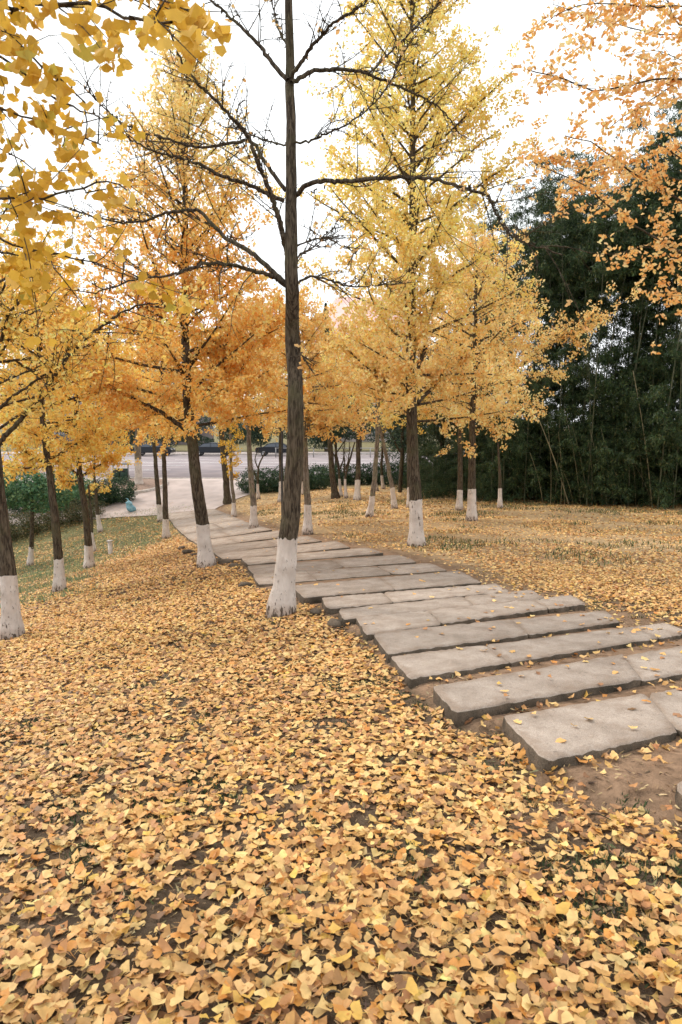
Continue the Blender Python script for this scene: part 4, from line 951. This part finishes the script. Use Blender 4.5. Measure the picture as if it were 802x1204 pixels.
overhang('ginkgo overhanging from beyond the left edge, large lemon yellow leaves close by', (-3.6, 2.4), [(-3.5, 2.4, 1.5), (-3.4, 2.5, 3.6), (-3.3, 2.6, 5.5)], .13, [
    ([(-3.4, 2.5, 3.0), U(-260, 60, 2.5), U(-60, 14, 2.3), U(20, 8, 2.25), U(80, 2, 2.2), U(120, 10, 2.2), U(160, 26, 2.15), U(205, 28, 2.1)], .018),
    ([(-3.4, 2.5, 3.4), U(-200, -60, 2.8), U(-60, -10, 2.7), U(10, 40, 2.7), U(40, 70, 2.7), U(75, 98, 2.7), U(100, 122, 2.7)], .014),
    ([(-3.4, 2.5, 2.8), U(-220, 40, 3.2), U(-40, 110, 3.1), U(20, 135, 3.0), U(55, 146, 3.0), U(90, 160, 3.0), U(118, 168, 3.0)], .014),
    ([(-3.4, 2.5, 2.6), U(-220, 120, 3.0), U(-50, 55, 3.0), U(10, 75, 3.0), U(50, 105, 2.9), U(90, 128, 2.9), U(120, 140, 2.8)], .014),
    ([(-3.4, 2.5, 2.4), U(-220, 190, 2.9), U(-60, 228, 2.9), U(0, 231, 2.8), U(50, 232, 2.8), U(90, 222, 2.8), U(130, 214, 2.75), U(150, 224, 2.7)], .014),
    ([(-3.4, 2.5, 2.3), U(-230, 210, 3.3), U(-40, 262, 3.3), U(10, 285, 3.2), U(45, 296, 3.2), U(80, 303, 3.2), U(125, 313, 3.1)], .014),
    ([(-3.4, 2.5, 2.2), U(-200, 240, 3.7), U(-30, 290, 3.6), U(30, 302, 3.6), U(55, 300, 3.6), U(70, 325, 3.5), U(92, 350, 3.5), U(100, 362, 3.5)], .012),
    ([(-3.4, 2.5, 3.6), U(-200, -30, 3.6), U(-40, 60, 3.6), U(-10, 160, 3.6), U(30, 190, 3.5), U(60, 215, 3.5)], .012),
    ([(-3.4, 2.5, 3.8), U(-100, -80, 2.9), U(-20, -40, 2.9), U(60, -20, 2.9), U(130, -12, 2.8), U(190, 0, 2.8), U(222, 14, 2.8)], .012)],
    3400, (.034, .047), 'lemon', 280, 91, 1, .13)
# --- ginkgo out of the frame at the right
overhang('ginkgo reaching in from beyond the right edge with rusty orange leaves against the sky', (6.3, 8.2), [(6.25, 8.2, 1.5), (6.2, 8.1, 4.5), (6.1, 8.0, 9.0)], .17, [
    ([(6.2, 8.1, 4.6), U(880, 170, 7.5), U(830, 110, 7.2), U(790, 92, 7.0), U(740, 100, 7.0), U(700, 106, 7.0), U(660, 92, 6.9), U(620, 82, 6.8)], .022),
    ([(6.2, 8.1, 4.2), U(870, 60, 7.8), U(810, 88, 7.6), U(770, 115, 7.4), U(735, 136, 7.3), U(716, 150, 7.2)], .016),
    ([(6.2, 8.1, 5.6), U(860, 20, 7.6), U(800, 30, 7.5), U(785, 0, 7.4), U(760, -30, 7.4)], .02),
    ([(6.2, 8.1, 5.0), U(840, 20, 7.4), U(760, 8, 7.2), U(700, 4, 7.1), U(665, 12, 7.0), U(640, 28, 7.0)], .016),
    ([(6.2, 8.1, 5.2), U(850, 45, 8.2), U(780, 40, 8.2), U(730, 30, 8.2), U(690, 20, 8.2), U(650, 5, 8.2)], .014),
    ([(6.2, 8.1, 3.2), U(880, 300, 8.6), U(830, 258, 8.5), U(790, 230, 8.4), U(740, 200, 8.3), U(700, 170, 8.2), U(665, 160, 8.2)], .024),
    ([(6.2, 8.1, 3.0), U(880, 330, 7.9), U(830, 310, 7.9), U(790, 290, 7.8), U(745, 265, 7.7), U(715, 242, 7.7), U(690, 220, 7.6), U(660, 205, 7.6), U(625, 190, 7.6)], .022),
    ([(6.2, 8.1, 3.4), U(880, 250, 9.2), U(820, 220, 9.2), U(770, 205, 9.2), U(720, 195, 9.1), U(670, 190, 9.0), U(615, 180, 9.0)], .018),
    ([(6.2, 8.1, 2.8), U(860, 360, 7.6), U(820, 318, 7.5), U(785, 300, 7.4), U(755, 290, 7.4), U(730, 298, 7.4)], .014),
    ([(6.2, 8.1, 2.6), U(860, 365, 8.2), U(815, 342, 8.1), U(785, 344, 8.0), U(770, 345, 8.0)], .01),
    ([(6.2, 8.1, 4.0), U(860, 200, 8.4), U(810, 190, 8.4), U(770, 170, 8.4), U(740, 185, 8.4), U(700, 205, 8.4), U(660, 225, 8.4)], .014),
    ([(6.2, 8.1, 5.4), U(850, 90, 8.0), U(800, 70, 8.0), U(770, 60, 8.0), U(730, 66, 8.0)], .012)],
    10500, (.030, .041), 'rust', 0, 92, 0, .14)

# ------------------------------------------------------------------ bamboo grove
def bamboo_meshes(seed, h=15.0):
    r = np.random.default_rng(seed); s = np.linspace(0, 1, 16); lean = r.uniform(.4, 2.4); az = r.uniform(0, 6.28)
    C = np.stack([np.cos(az) * lean * s ** 2.4, np.sin(az) * lean * s ** 2.4, h * (s - .06 * s ** 3)], 1)
    V, F = tubes(C, np.interp(s, [0, 1], [.032, .006]), 6); culm = make_mesh('culm', V, [F], None, True); culm.materials.append(M['culm'])
    m = 54; t = np.concatenate([r.uniform(.02, .2, 14), r.uniform(.1, 1, m - 14) ** .85]); i = t * 15; i0 = np.minimum(i.astype(int), 14); f = (i - i0)[:, None]; b = C[i0] * (1 - f) + C[i0 + 1] * f
    a = r.uniform(0, 6.28, m); L = r.uniform(.6, 1.6, m) * (1.25 - .5 * t); q = np.linspace(0, 1, 7)
    P = b[:, None] + L[:, None, None] * np.stack([np.cos(a)[:, None] * q, np.sin(a)[:, None] * q, .7 * q - .75 * q ** 2 + 0 * a[:, None]], 2)
    Q, ql = sub_twigs(P, L, 6, r, .4, 4, .2); Q7 = np.array([smooth_line(z_, 7) for z_ in Q]); allP = np.concatenate([P, Q7]); allL = np.concatenate([L, ql])
    V, F = tubes(P, np.linspace(.006, .002, 7)[None].repeat(m, 0), 3); tw = make_mesh('twigs', V, [F]); tw.materials.append(M['culm'])
    pos = leaf_clusters(allP, allL, 13000, r, .06, 5); n = len(pos)
    Yv = np.stack([r.normal(0, .7, n), r.normal(0, .7, n), r.normal(-.75, .4, n)], 1); Yv /= np.linalg.norm(Yv, axis=1, keepdims=True)
    Zv = np.cross(Yv, r.normal(0, 1, (n, 3))); Zv /= np.linalg.norm(Zv, axis=1, keepdims=True); R = np.stack([np.cross(Yv, Zv), Yv, Zv], 2)
    o = scatter('foliage', BLADE, pos, R, r.uniform(.09, .165, n), palette(n, [(62, 80, 46, 4), (48, 68, 42, 4), (86, 100, 58, 1.3), (106, 108, 70, .6)], .22, r), M['green'], None, r=r)
    fm = o.data; bpy.data.objects.remove(o)
    return culm, tw, fm
BM = [bamboo_meshes(400 + k) for k in range(4)]
r = np.random.default_rng(44)
def bamboo(x, y, sc, rz, label, tilt=(0, 0), leafy=True, pale=False, k=None):
    c, tw, fm = BM[r.integers(4) if k is None else k]; root = thing('bamboo', label, 'bamboo', (x, y, hz(x, y) - .05), 'bamboo grove')
    root.rotation_euler = (tilt[0], tilt[1], rz); root.scale = (sc, sc, sc)
    for nm, me in (('culm', c), ('twigs', tw), ('foliage', fm)):
        if nm != 'culm' and not leafy: continue
        o = bpy.data.objects.new(nm, me); COLL.objects.link(o); o.parent = root
        if nm != 'culm': o['kind'] = 'stuff'
        if pale and nm == 'culm': o.data = me.copy(); o.data.materials[0] = M['pale_culm']
    return root
nb = 0
for row in range(9):
    for c_ in range(21):
        x = 3.6 + c_ * .78 + r.normal(0, .22) + (row % 2) * .4; y0 = np.interp(x, [3, 7, 12, 20], [29.5, 27.3, 25.0, 23.0]); y = y0 + row * 1.0 + r.normal(0, .3) + .9 * (vnoise(np.array(x), np.array(0.), 1.9, 3) - .5)
        # outline of the grove: lower at its left end, as in the photo
        top = np.interp(x, [3, 4.6, 6.0, 6.8, 9, 12, 16], [.36, .44, .62, .84, .96, 1.0, .98]) * r.uniform(.86, 1.06)
        if row > 5 and r.uniform() < .3: continue
        bamboo(x, y, top * (1.0 if row < 5 else .95), r.uniform(0, 6.28), 'dark green feathery bamboo standing in the dense grove at the right', (r.normal(0, .03), r.normal(0, .03))); nb += 1
def culm_between(p0, p1, wpx, label):
    a_ = at(*p0); b_ = unp(p1[0], p1[1], a_[1] - .3); s = np.linspace(0, 1, 12)[:, None]; C = np.array(a_) * (1 - s) + b_ * s; C[:, 0] += .08 * np.sin(s[:, 0] * 3)
    V, F = tubes(C, np.linspace(wpx, wpx * .5, 12) / 30 / 2, 6); root = thing('bamboo', label, 'bamboo', tuple(a_), 'bare bamboo culms at the grove edge')
    obj('culm', make_mesh('culm', V, [F], None, True), M['pale_culm'], root)
culm_between((669, 594), (626, 476), 1.3, 'straw coloured bare culm leaning left across the dark grove')
culm_between((767, 597), (744, 436), 1.2, 'long bent bare culm at the right of the dark grove')
rc = np.random.default_rng(88)
for i in range(20):
    bx_ = 640 + i * 8.2 + rc.normal(0, 2); tx_ = bx_ - rc.uniform(2, 22)
    culm_between((bx_, 593 + (bx_ - 610) * .02), (tx_, rc.uniform(480, 555)), rc.uniform(.35, .6), 'thin brownish bare culm among others at the foot of the grove')

# ------------------------------------------------------------------ shrubs, hedges, evergreens: leafy volumes
GRN = [(60, 82, 54, 4), (46, 70, 50, 4), (80, 100, 66, 1.6)]
def leafy(name, label, cat, loc, blobs, n, size, pal, seed, group=None, stems=None, mat='green'):
    """blobs: list of (centre, radii); leaves fill the outer shell of each"""
    r = np.random.default_rng(seed); root = thing(name, label, cat, loc, group)
    vol = np.array([b[1][0] * b[1][1] + b[1][1] * b[1][2] + b[1][0] * b[1][2] for b in blobs]); w_ = r.choice(len(blobs), n, p=vol / vol.sum())
    C = np.array([b[0] for b in blobs])[w_]; Rr = np.array([b[1] for b in blobs])[w_]
    d = r.normal(0, 1, (n, 3)); d /= np.linalg.norm(d, axis=1, keepdims=True)
    lum = 1 + .22 * np.sin(d[:, 0] * 5 + seed) * np.sin(d[:, 1] * 4 + 1) * np.sin(d[:, 2] * 6)
    pos = C + d * Rr * (r.uniform(.25, 1, n) ** .4 * lum)[:, None]
    cols = palette(n, pal, .2, r)
    scatter('foliage', KITE, pos, leaf_orient(n, r), r.uniform(*size, n), cols, M[mat], root, r=r, kind='stuff')
    if stems:
        A = Acc()
        for s_ in stems: A.add(*tubes(smooth_line(s_[0], 8), np.linspace(s_[1], s_[1] * .5, 8), 7))
        obj('trunk', A.mesh('trunk', True), M['bark'], root)
    return root
def hedge(label, x0, y0, x1, y1, hgt, dep, n, seed, pal=GRN):
    k = max(2, int(math.hypot(x1 - x0, y1 - y0) / (dep * .55))); bl = []
    for i in range(k + 1):
        x = x0 + (x1 - x0) * i / k; y = y0 + (y1 - y0) * i / k; z = hz(x, y); bl.append(((x, y, z + hgt * .48), (dep * .62, dep * .55, hgt * .52)))
        bl.append(((x, y, z + hgt * .25), (dep * .6, dep * .5, hgt * .3)))
    return leafy('hedge', label, 'hedge', (x0, y0, hz(x0, y0)), bl, n, (.05, .08), pal, seed)
hedge('rounded clipped hedge behind the path between the plaza and the bare trunk', -4.9, 38.0, -1.4, 37.2, 1.35, 1.5, 15000, 201)
hedge('low straight hedge in the shade along the road', -1.2, 39.2, 4.5, 39.8, 1.25, 1.1, 16000, 202)
hedge('dark dense hedge on the left between the lawn and the road', -15.2, 37.4, -12.4, 38.0, 1.5, 1.6, 17000, 203)
hedge('brown-green shrub row at the back of the left hollow', -20, 32.5, -13.5, 35.5, 1.3, 1.8, 18000, 204, [(96, 92, 62, 3), (76, 84, 54, 3), (124, 106, 74, 1)])
gt = at(35, 665)
leafy('shrub', 'bluish green leafy bush hanging over the white-footed stem at the left edge', 'bush', tuple(gt), [((gt[0] + dx, gt[1] + dy, gt[2] + z), (1.1, 1.0, .6)) for dx, dy, z in ((-.9, 0, 2.7), (.5, .3, 2.6), (-.2, -.3, 3.2), (1.2, .2, 3.0), (-1.8, .2, 3.2))], 11000, (.06, .1),
      [(96, 132, 96, 4), (74, 112, 82, 3), (128, 150, 104, 1.5)], 205)
for i, (px, py, rad, hh, lab) in enumerate([(62, 600, 1.2, 1.3, 'low dark bush left of the forked golden ginkgo'), (10, 606, 1.7, 1.9, 'dark bush at the left edge behind the hollow'), (100, 596, .8, .8, 'small rounded bush beside the left hedge')]):
    p = at(px, py); leafy('bush', lab, 'bush', tuple(p), [((p[0], p[1], p[2] + hh * .45), (rad, rad * .8, hh * .55)), ((p[0] + rad * .6, p[1] + .2, p[2] + hh * .4), (rad * .7, rad * .6, hh * .45))], 6000, (.05, .08), GRN, 210 + i)
for i, (x_, y_, lab) in enumerate([(5.5, 37.6, 'dark leafy hedge closing the grove behind its left end'), (10.5, 36.6, 'dark leafy hedge closing the grove behind its middle'), (15.5, 35.6, 'dark leafy hedge closing the grove behind its right end')]):
    hedge(lab, x_ - 2.6, y_ + .5, x_ + 2.6, y_ - .5, 4.6, 1.8, 14000, 220 + i)
# evergreens between the hedge and the grove, and behind the road
EV = [  # x, y, height, radius, label
    (-.4, 41.8, 5.2, 2.1, 'dark round evergreen over the low hedge, left of the pale leaning trees'), (3.6, 40.5, 6.4, 2.4, 'dark evergreen behind the pale leaning trees'),
    (2.9, 33.6, 6.6, 1.9, 'mid green evergreen at the left end of the bamboo grove'), (5.0, 34.5, 8.2, 2.3, 'taller green tree behind the left end of the bamboo grove'),
    (-6.3, 90, 9, 4.0, 'dark evergreen behind the two parked cars'), (-14.5, 89, 8, 3.8, 'dark evergreen behind the left parked car'), (-23, 90, 9, 4.2, 'dark evergreen far left beyond the road'),
    (2.5, 89, 8.5, 4.0, 'dark evergreen beyond the road above the low hedge'), (11, 91, 11, 4.5, 'large evergreen beyond the road near the bamboo'), (-33, 92, 12, 5.0, 'large evergreen beyond the road at the left edge'), (-43, 92, 11, 5.0, 'evergreen beyond the road outside the left trees'),
    (-10.2, 87, 7, 3.6, 'low dark evergreen between the two parked cars'), (-1.8, 86, 7.5, 3.6, 'low dark evergreen right behind the bare central trunk across the road'), (-18.6, 86, 7, 3.4, 'low dark evergreen across the road left of the cars'), (-27.5, 88, 8, 3.8, 'dark evergreen across the road above the left hedge'), (6.8, 88, 8.5, 3.8, 'evergreen across the road above the white-footed stems'),
    (19, 92, 13, 5.0, 'evergreen beyond the road behind the bamboo')]
for i, (x, y, hh, rad, lab) in enumerate(EV):
    r = np.random.default_rng(300 + i); z = hz(x, y); bl = []
    for k in range(9):
        a_ = r.uniform(0, 6.28); q = r.uniform(0, .62) * rad; zz_ = r.uniform(.16 if y > 60 else .42, .9) * hh
        bl.append(((x + q * math.cos(a_), y + q * math.sin(a_), z + zz_), (rad * r.uniform(.35, .55), rad * r.uniform(.35, .55), hh * r.uniform(.10, .16))))
    leafy('evergreen_tree', lab, 'tree', (x, y, z), bl, 9000, (.10, .16) if y > 60 else (.07, .1), [(62, 80, 60, 4), (50, 68, 56, 3), (82, 98, 74, 1)], 300 + i, 'dark evergreens in the background',
          [([(x, y, z - .1), (x + .1, y, z + hh * .35), (x, y, z + hh * .75)], .035 * hh * .5)] + [([(x, y, z + hh * .3), (x + dx, y + .2, z + hh * .5), (x + dx * 1.8, y, z + hh * .65)], .02 * hh * .4) for dx in (-rad * .35, rad * .35)])
# the conifer whose tip shows in the gap between the crowns
def conifer(x, y, hh, rad, label, seed):
    r = np.random.default_rng(seed); z = hz(x, y); root = thing('conifer_tree', label, 'tree', (x, y, z))
    obj('trunk', make_mesh('trunk', *[q if i == 0 else [q] for i, q in enumerate(tubes([(x, y, z - .1), (x, y, z + hh * .5), (x, y, z + hh)], [.25, .15, .03], 8))]), M['bark'], root)
    n = 15000; t = r.uniform(.12, 1, n) ** .8; tier = np.floor(t * 16) / 16; a_ = r.uniform(0, 6.28, n); q = rad * (1.02 - t) * (1.15 - .45 * (t - tier) * 16) * r.uniform(.2, 1, n) ** .4
    q *= 1 + .25 * np.sin(a_ * 5 + tier * 40); pos = np.stack([x + q * np.cos(a_), y + q * np.sin(a_), z + hh * t - q * .12], 1)
    scatter('foliage', KITE, pos, leaf_orient(n, r), r.uniform(.14, .22, n), palette(n, [(44, 66, 50, 3), (34, 54, 44, 3), (62, 84, 60, 1)], .2, r), M['green'], root, r=r, kind='stuff')
conifer(-1.9, 88, 18.5, 3.2, 'dark pointed conifer seen in the gap between the yellow crowns', 320)
conifer(2.6, 93, 15.5, 3.0, 'second lower conifer just right of the pointed one', 321)

# ------------------------------------------------------------------ buildings far behind
def building(label, x, y, sx, sy, hh, wallm, roofm, roof_h, cols_, rows_):
    z = -1.8; root = thing('building', label, 'building', (x, y, z)); V, F = box(x, y, z + hh / 2 - .2, sx, sy, hh + .4); obj('wall', make_mesh('wall', V, [F]), wallm, root)
    V = np.array([(x - sx / 2 - .6, y - sy / 2 - .6, z + hh), (x + sx / 2 + .6, y - sy / 2 - .6, z + hh), (x + sx / 2 + .6, y + sy / 2 + .6, z + hh), (x - sx / 2 - .6, y + sy / 2 + .6, z + hh),
                  (x - sx * .3, y, z + hh + roof_h), (x + sx * .3, y, z + hh + roof_h)]); V = np.vstack([V, V[:4] - (0, 0, .35)])
    obj('roof', make_mesh('roof', V, [np.array([(0, 1, 5, 4), (2, 3, 4, 5), (0, 6, 7, 1), (1, 7, 8, 2), (2, 8, 9, 3), (3, 9, 6, 0), (9, 8, 7, 6)]), np.array([(1, 2, 5), (3, 0, 4)])]), roofm, root)
    gx_, gz_ = sx / cols_, hh / rows_; fm = None
    for i in range(cols_):
        for j in range(rows_):
            if fm is None:
                A = Acc()
                for b_ in ((0, 0, .75, 1.7, .1, .1), (0, 0, -.75, 1.7, .14, .1), (-.8, 0, 0, .1, .12, 1.4), (.8, 0, 0, .1, .12, 1.4), (0, 0, 0, .06, .1, 1.4)): A.add(*box(b_[0], b_[1], b_[2], b_[3], b_[4], b_[5]))
                fm = A.mesh('window'); fm.materials.append(M['kerb']); V, F = box(0, .02, 0, 1.5, .04, 1.4); pm = make_mesh('pane', V, [F]); pm.materials.append(M['window'])
            o = bpy.data.objects.new('window', fm); COLL.objects.link(o); o.parent = root; o.location = ((i + .5) * gx_ - sx / 2, -sy / 2 - .04, (j + .5) * gz_)
            p = bpy.data.objects.new('pane', pm); COLL.objects.link(p); p.parent = o
building('pale building with faded pink roof showing in the sky gap left of the yellow tree', 5.5, 150, 22, 14, 21.5, M['wall'], M['roof'], 9, 6, 6)
building('grey building behind the orange crowns on the left', -42, 128, 34, 14, 13, M['wallg'], M['kerb'], 2.5, 9, 4)

# ------------------------------------------------------------------ parked cars
def car(x, y, label):
    root = thing('parked_car', label, 'car', (x, y, -1.78), 'dark cars parked across the road')
    prof = [(-2.3, .35), (-2.32, .75), (-2.2, .93), (-1.5, 1.0), (-.9, 1.38), (-.3, 1.47), (.5, 1.45), (1.15, 1.12), (1.35, .98), (2.1, .86), (2.32, .68), (2.33, .35)]
    def ext(pr, w_, top=0):
        n = len(pr); V = []
        for s in (-1, 1):
            for (a_, b_) in pr: V.append((a_, s * (w_ - (max(0, b_ - .9) * .32 if top else .03 * abs(b_ - .6))), b_))
        F4 = [(i, (i + 1) % n, n + (i + 1) % n, n + i) for i in range(n)]; return np.array(V), F4, n
    V, F4, n = ext(prof, .9, 1); me = bpy.data.meshes.new('body'); me.from_pydata([tuple(v + np.array((x, y, -1.78))) for v in V], [], F4 + [tuple(range(n))[::-1], tuple(range(n, 2 * n))]); obj('body', me, M['carpaint'], root)
    for s in (-1, 1):
        for pr in ([(-1.32, 1.02), (-.86, 1.33), (-.1, 1.40), (-.1, 1.02)], [(-.02, 1.02), (-.02, 1.40), (.48, 1.38), (1.05, 1.10), (1.12, 1.02)]):
            me = bpy.data.meshes.new('window'); vs = [(x + a_, y + s * (.905 - max(0, b_ - .9) * .32), -1.78 + b_) for a_, b_ in pr]; vi = [(v[0], v[1] - s * .02, v[2]) for v in vs]; k = len(vs)
            me.from_pydata(vs + vi, [], [tuple(range(k)), tuple(range(k, 2 * k))[::-1]] + [(i, (i + 1) % k, k + (i + 1) % k, k + i) for i in range(k)]); obj('window', me, M['glass'], root)
        for wx in (-1.42, 1.42):
            a_ = np.linspace(0, 2 * PI, 20, endpoint=False); R_ = .33; V = [(x + wx + R_ * math.cos(t) * f, y + s * yy_, -1.78 + .33 + R_ * math.sin(t) * f) for yy_, f in ((.70, 1), (.9, 1), (.92, .92), (.92, .66), (.89, .62)) for t in a_]
            F_ = [(k * 20 + i, k * 20 + (i + 1) % 20, (k + 1) * 20 + (i + 1) % 20, (k + 1) * 20 + i) for k in range(4) for i in range(20)]
            w_ = obj('wheel', None, None, root) if False else None
            me = bpy.data.meshes.new('wheel'); me.from_pydata(V, [], F_); wo = obj('wheel', me, M['rubber'], root)
            V = [(x + wx + .22 * math.cos(t), y + s * yy_, -1.78 + .33 + .22 * math.sin(t)) for yy_ in (.885, .90) for t in a_]; me = bpy.data.meshes.new('rim'); me.from_pydata(V, [], [tuple(range(20)), tuple(range(20, 40))[::-1]] + [(i, (i + 1) % 20, 20 + (i + 1) % 20, 20 + i) for i in range(20)])
            ro = obj('rim', me, M['rim'], wo, loc=(0, 0, 0))
    for s in (-1, 1):
        V, F = box(x + 2.24, y + s * .62, -1.78 + .72, .16, .34, .13); obj('headlight', make_mesh('headlight', V, [F]), M['lamp'], root)
        V, F = box(x - 2.27, y + s * .66, -1.78 + .82, .12, .3, .14); obj('tail_light', make_mesh('tail_light', V, [F]), simple('tail_light_lens', (.25, .02, .02), .3), root)
for px, lab in ((250, 'dark saloon car parked across the road behind the orange tree trunk'), (326, 'dark blue car parked across the road behind the central bare trunk'), (180, 'dark car parked across the road mostly behind orange leaves')):
    p = unp(px, 537, 76.5); car(p[0], 76.5, lab)

# railing across the road to the right of the bare trunk
rl = thing('railing', 'thin grey railing along the far side of the road above the low hedge', 'railing', (6, 72.5, -1.78))
V, F = box(6, 72.5, -.80, 26, .07, .08); obj('rail', make_mesh('rail', V, [F]), M['metal'], rl)
V, F = box(6, 72.5, -1.35, 26, .06, .06); obj('rail', make_mesh('rail', V, [F]), M['metal'], rl)
for i in range(14):
    V, F = box(-6.9 + i * 2, 72.5, -1.28, .09, .1, 1.02); obj('post', make_mesh('post', V, [F]), M['metal'], rl)

# kerbed island with brick-brown bed
isl = bpy.data.objects.new('kerb', None)
cx, cy = -12.6, 41.0; A_ = np.linspace(0, 2 * PI, 48, endpoint=False); ox = cx + 2.15 * np.cos(A_); oy = cy + 1.75 * np.sin(A_)
def ring(sc, dz): return np.stack([cx + (ox - cx) * sc, cy + (oy - cy) * sc, H(cx + (ox - cx) * sc, cy + (oy - cy) * sc) + dz], 1)
V = np.concatenate([ring(1.0, -.05), ring(1.0, .16), ring(.93, .16), ring(.93, .06)]); F = np.array([(k * 48 + i, k * 48 + (i + 1) % 48, (k + 1) * 48 + (i + 1) % 48, (k + 1) * 48 + i) for k in range(3) for i in range(48)])
obj('kerb', make_mesh('kerb', V, [F]), M['kerb'], kind='structure')
V = np.vstack([ring(.94, .09), [(cx, cy, hz(cx, cy) + .16)]]); F = np.array([(i, (i + 1) % 48, 48) for i in range(48)])
obj('planting_bed', make_mesh('planting_bed', V, [F]), simple('brown_bed_soil', srgb(150, 126, 112), .95, noise=srgb(128, 108, 94), scale=8), kind='structure')

# twin litter bin
bp_ = unp(142, 553, 41.6); bx, by = bp_[0], 41.6; bz = hz(bx, by)
lb = thing('litter_bin', 'dark green twin litter bin under a flat cover behind the left hedge', 'bin', (bx, by, bz))
for s in (-.23, .23):
    V, F = box(bx + s, by, bz + .52, .38, .4, .72); V[:4] = V[:4]; obj('bin_body', make_mesh('bin_body', V, [F]), M['bin'], lb)
    V, F = box(bx + s, by - .205, bz + .74, .22, .02, .12); obj('opening', make_mesh('opening', V, [F]), M['darkmetal'], lb)
for s in (-.46, .46):
    V, F = box(bx + s, by, bz + .55, .05, .12, 1.16); obj('post', make_mesh('post', V, [F]), M['metal'], lb)
V, F = box(bx, by, bz + 1.16, 1.04, .52, .05); obj('cover', make_mesh('cover', V, [F]), M['bin'], lb)

# short white post on the lawn, dark pole, blue bag
pp = at(130, 651); po = thing('marker_post', 'short white marker post standing in the lawn right of the forked ginkgo', 'post', tuple(pp))
V, F = tubes([(pp[0], pp[1], pp[2] - .1), (pp[0], pp[1], pp[2] + .1), (pp[0] - .01, pp[1], pp[2] + .42), (pp[0] - .01, pp[1], pp[2] + .44)], [.085, .08, .075, .03], 10)
obj('shaft', make_mesh('shaft', V, [F], np.zeros((len(V), 3)), True, attr='wear'), M['wash'], po)
V, F = box(pp[0] - .01, pp[1], pp[2] + .455, .17, .17, .035); obj('cap', make_mesh('cap', V, [F]), M['kerb'], po)
q = at(332, 607); pl = thing('pole', 'thin black pole rising close behind the central bare trunk', 'pole', tuple(q))
t_ = unp(332, 505, q[1]); V, F = tubes([(q[0], q[1], q[2] - .1), (q[0], q[1], (q[2] + t_[2]) / 2), tuple(t_)], [.04, .035, .035], 10); obj('shaft', make_mesh('shaft', V, [F], None, True), M['darkmetal'], pl)
V, F = tubes([(t_[0], t_[1], t_[2]), (t_[0], t_[1], t_[2] + .05), (t_[0], t_[1], t_[2] + .09)], [.05, .05, .01], 10); obj('cap', make_mesh('cap', V, [F], None, True), M['darkmetal'], pl)
q = at(153, 602); r = np.random.default_rng(3); root = thing('blue_bag', 'small light blue plastic bag slumped on the far edge of the lawn', 'bag', tuple(q))
nu, nv = 14, 12; V = []
for j in range(nv):
    v = j / (nv - 1); rad = np.interp(v, [0, .15, .4, .6, .72, .82, 1], [.10, .22, .24, .15, .17, .16, .02]); off = -.16 * v
    for i in range(nu):
        t = 2 * PI * i / nu; k = 1 + .18 * math.sin(3 * t + 5 * v) + r.normal(0, .05); V.append((q[0] + off + .1 + rad * k * math.cos(t), q[1] + rad * k * math.sin(t), q[2] + .62 * v))
F = np.array([(j * nu + i, j * nu + (i + 1) % nu, (j + 1) * nu + (i + 1) % nu, (j + 1) * nu + i) for j in range(nv - 1) for i in range(nu)])
obj('sack', make_mesh('sack', V, [F], None, True), M['blue'], root)
V, F = tubes([(q[0] - .06, q[1], q[2] + .60), (q[0] - .1, q[1], q[2] + .70), (q[0] - .2, q[1], q[2] + .72)], [.03, .03, .012], 7); obj('knot', make_mesh('knot', V, [F], None, True), M['blue'], root)

# twigs lying on the foreground leaves
for i, (p0, p1, lab) in enumerate([((150, 1102), (166, 1080), 'short bent twig among the leaves at the bottom left'), ((455, 1160), (510, 1172), 'thin dark twig on the leaves at the bottom centre'), ((690, 968), (718, 976), 'thin twig on the leaves below the bare soil'), ((378, 1192), (400, 1184), 'stub of a twig at the bottom edge')]):
    a_, b_ = at(*p0), at(*p1); mid = (a_ + b_) / 2 + (0, .01, .02); a_[2] += .04; b_[2] += .045; mid[2] += .03
    V, F = tubes(smooth_line([a_, mid, b_], 8), np.linspace(.0045, .002, 8), 6); o = obj('fallen_twig', make_mesh('fallen_twig', V, [F], None, True), M['bark']); o['label'] = lab; o['category'] = 'twig'
print('TRIS', sum(sum(len(p.vertices) - 2 for p in me.polygons) if len(me.polygons) < 3000 else len(me.loops) - 2 * len(me.polygons) for me in bpy.data.meshes))
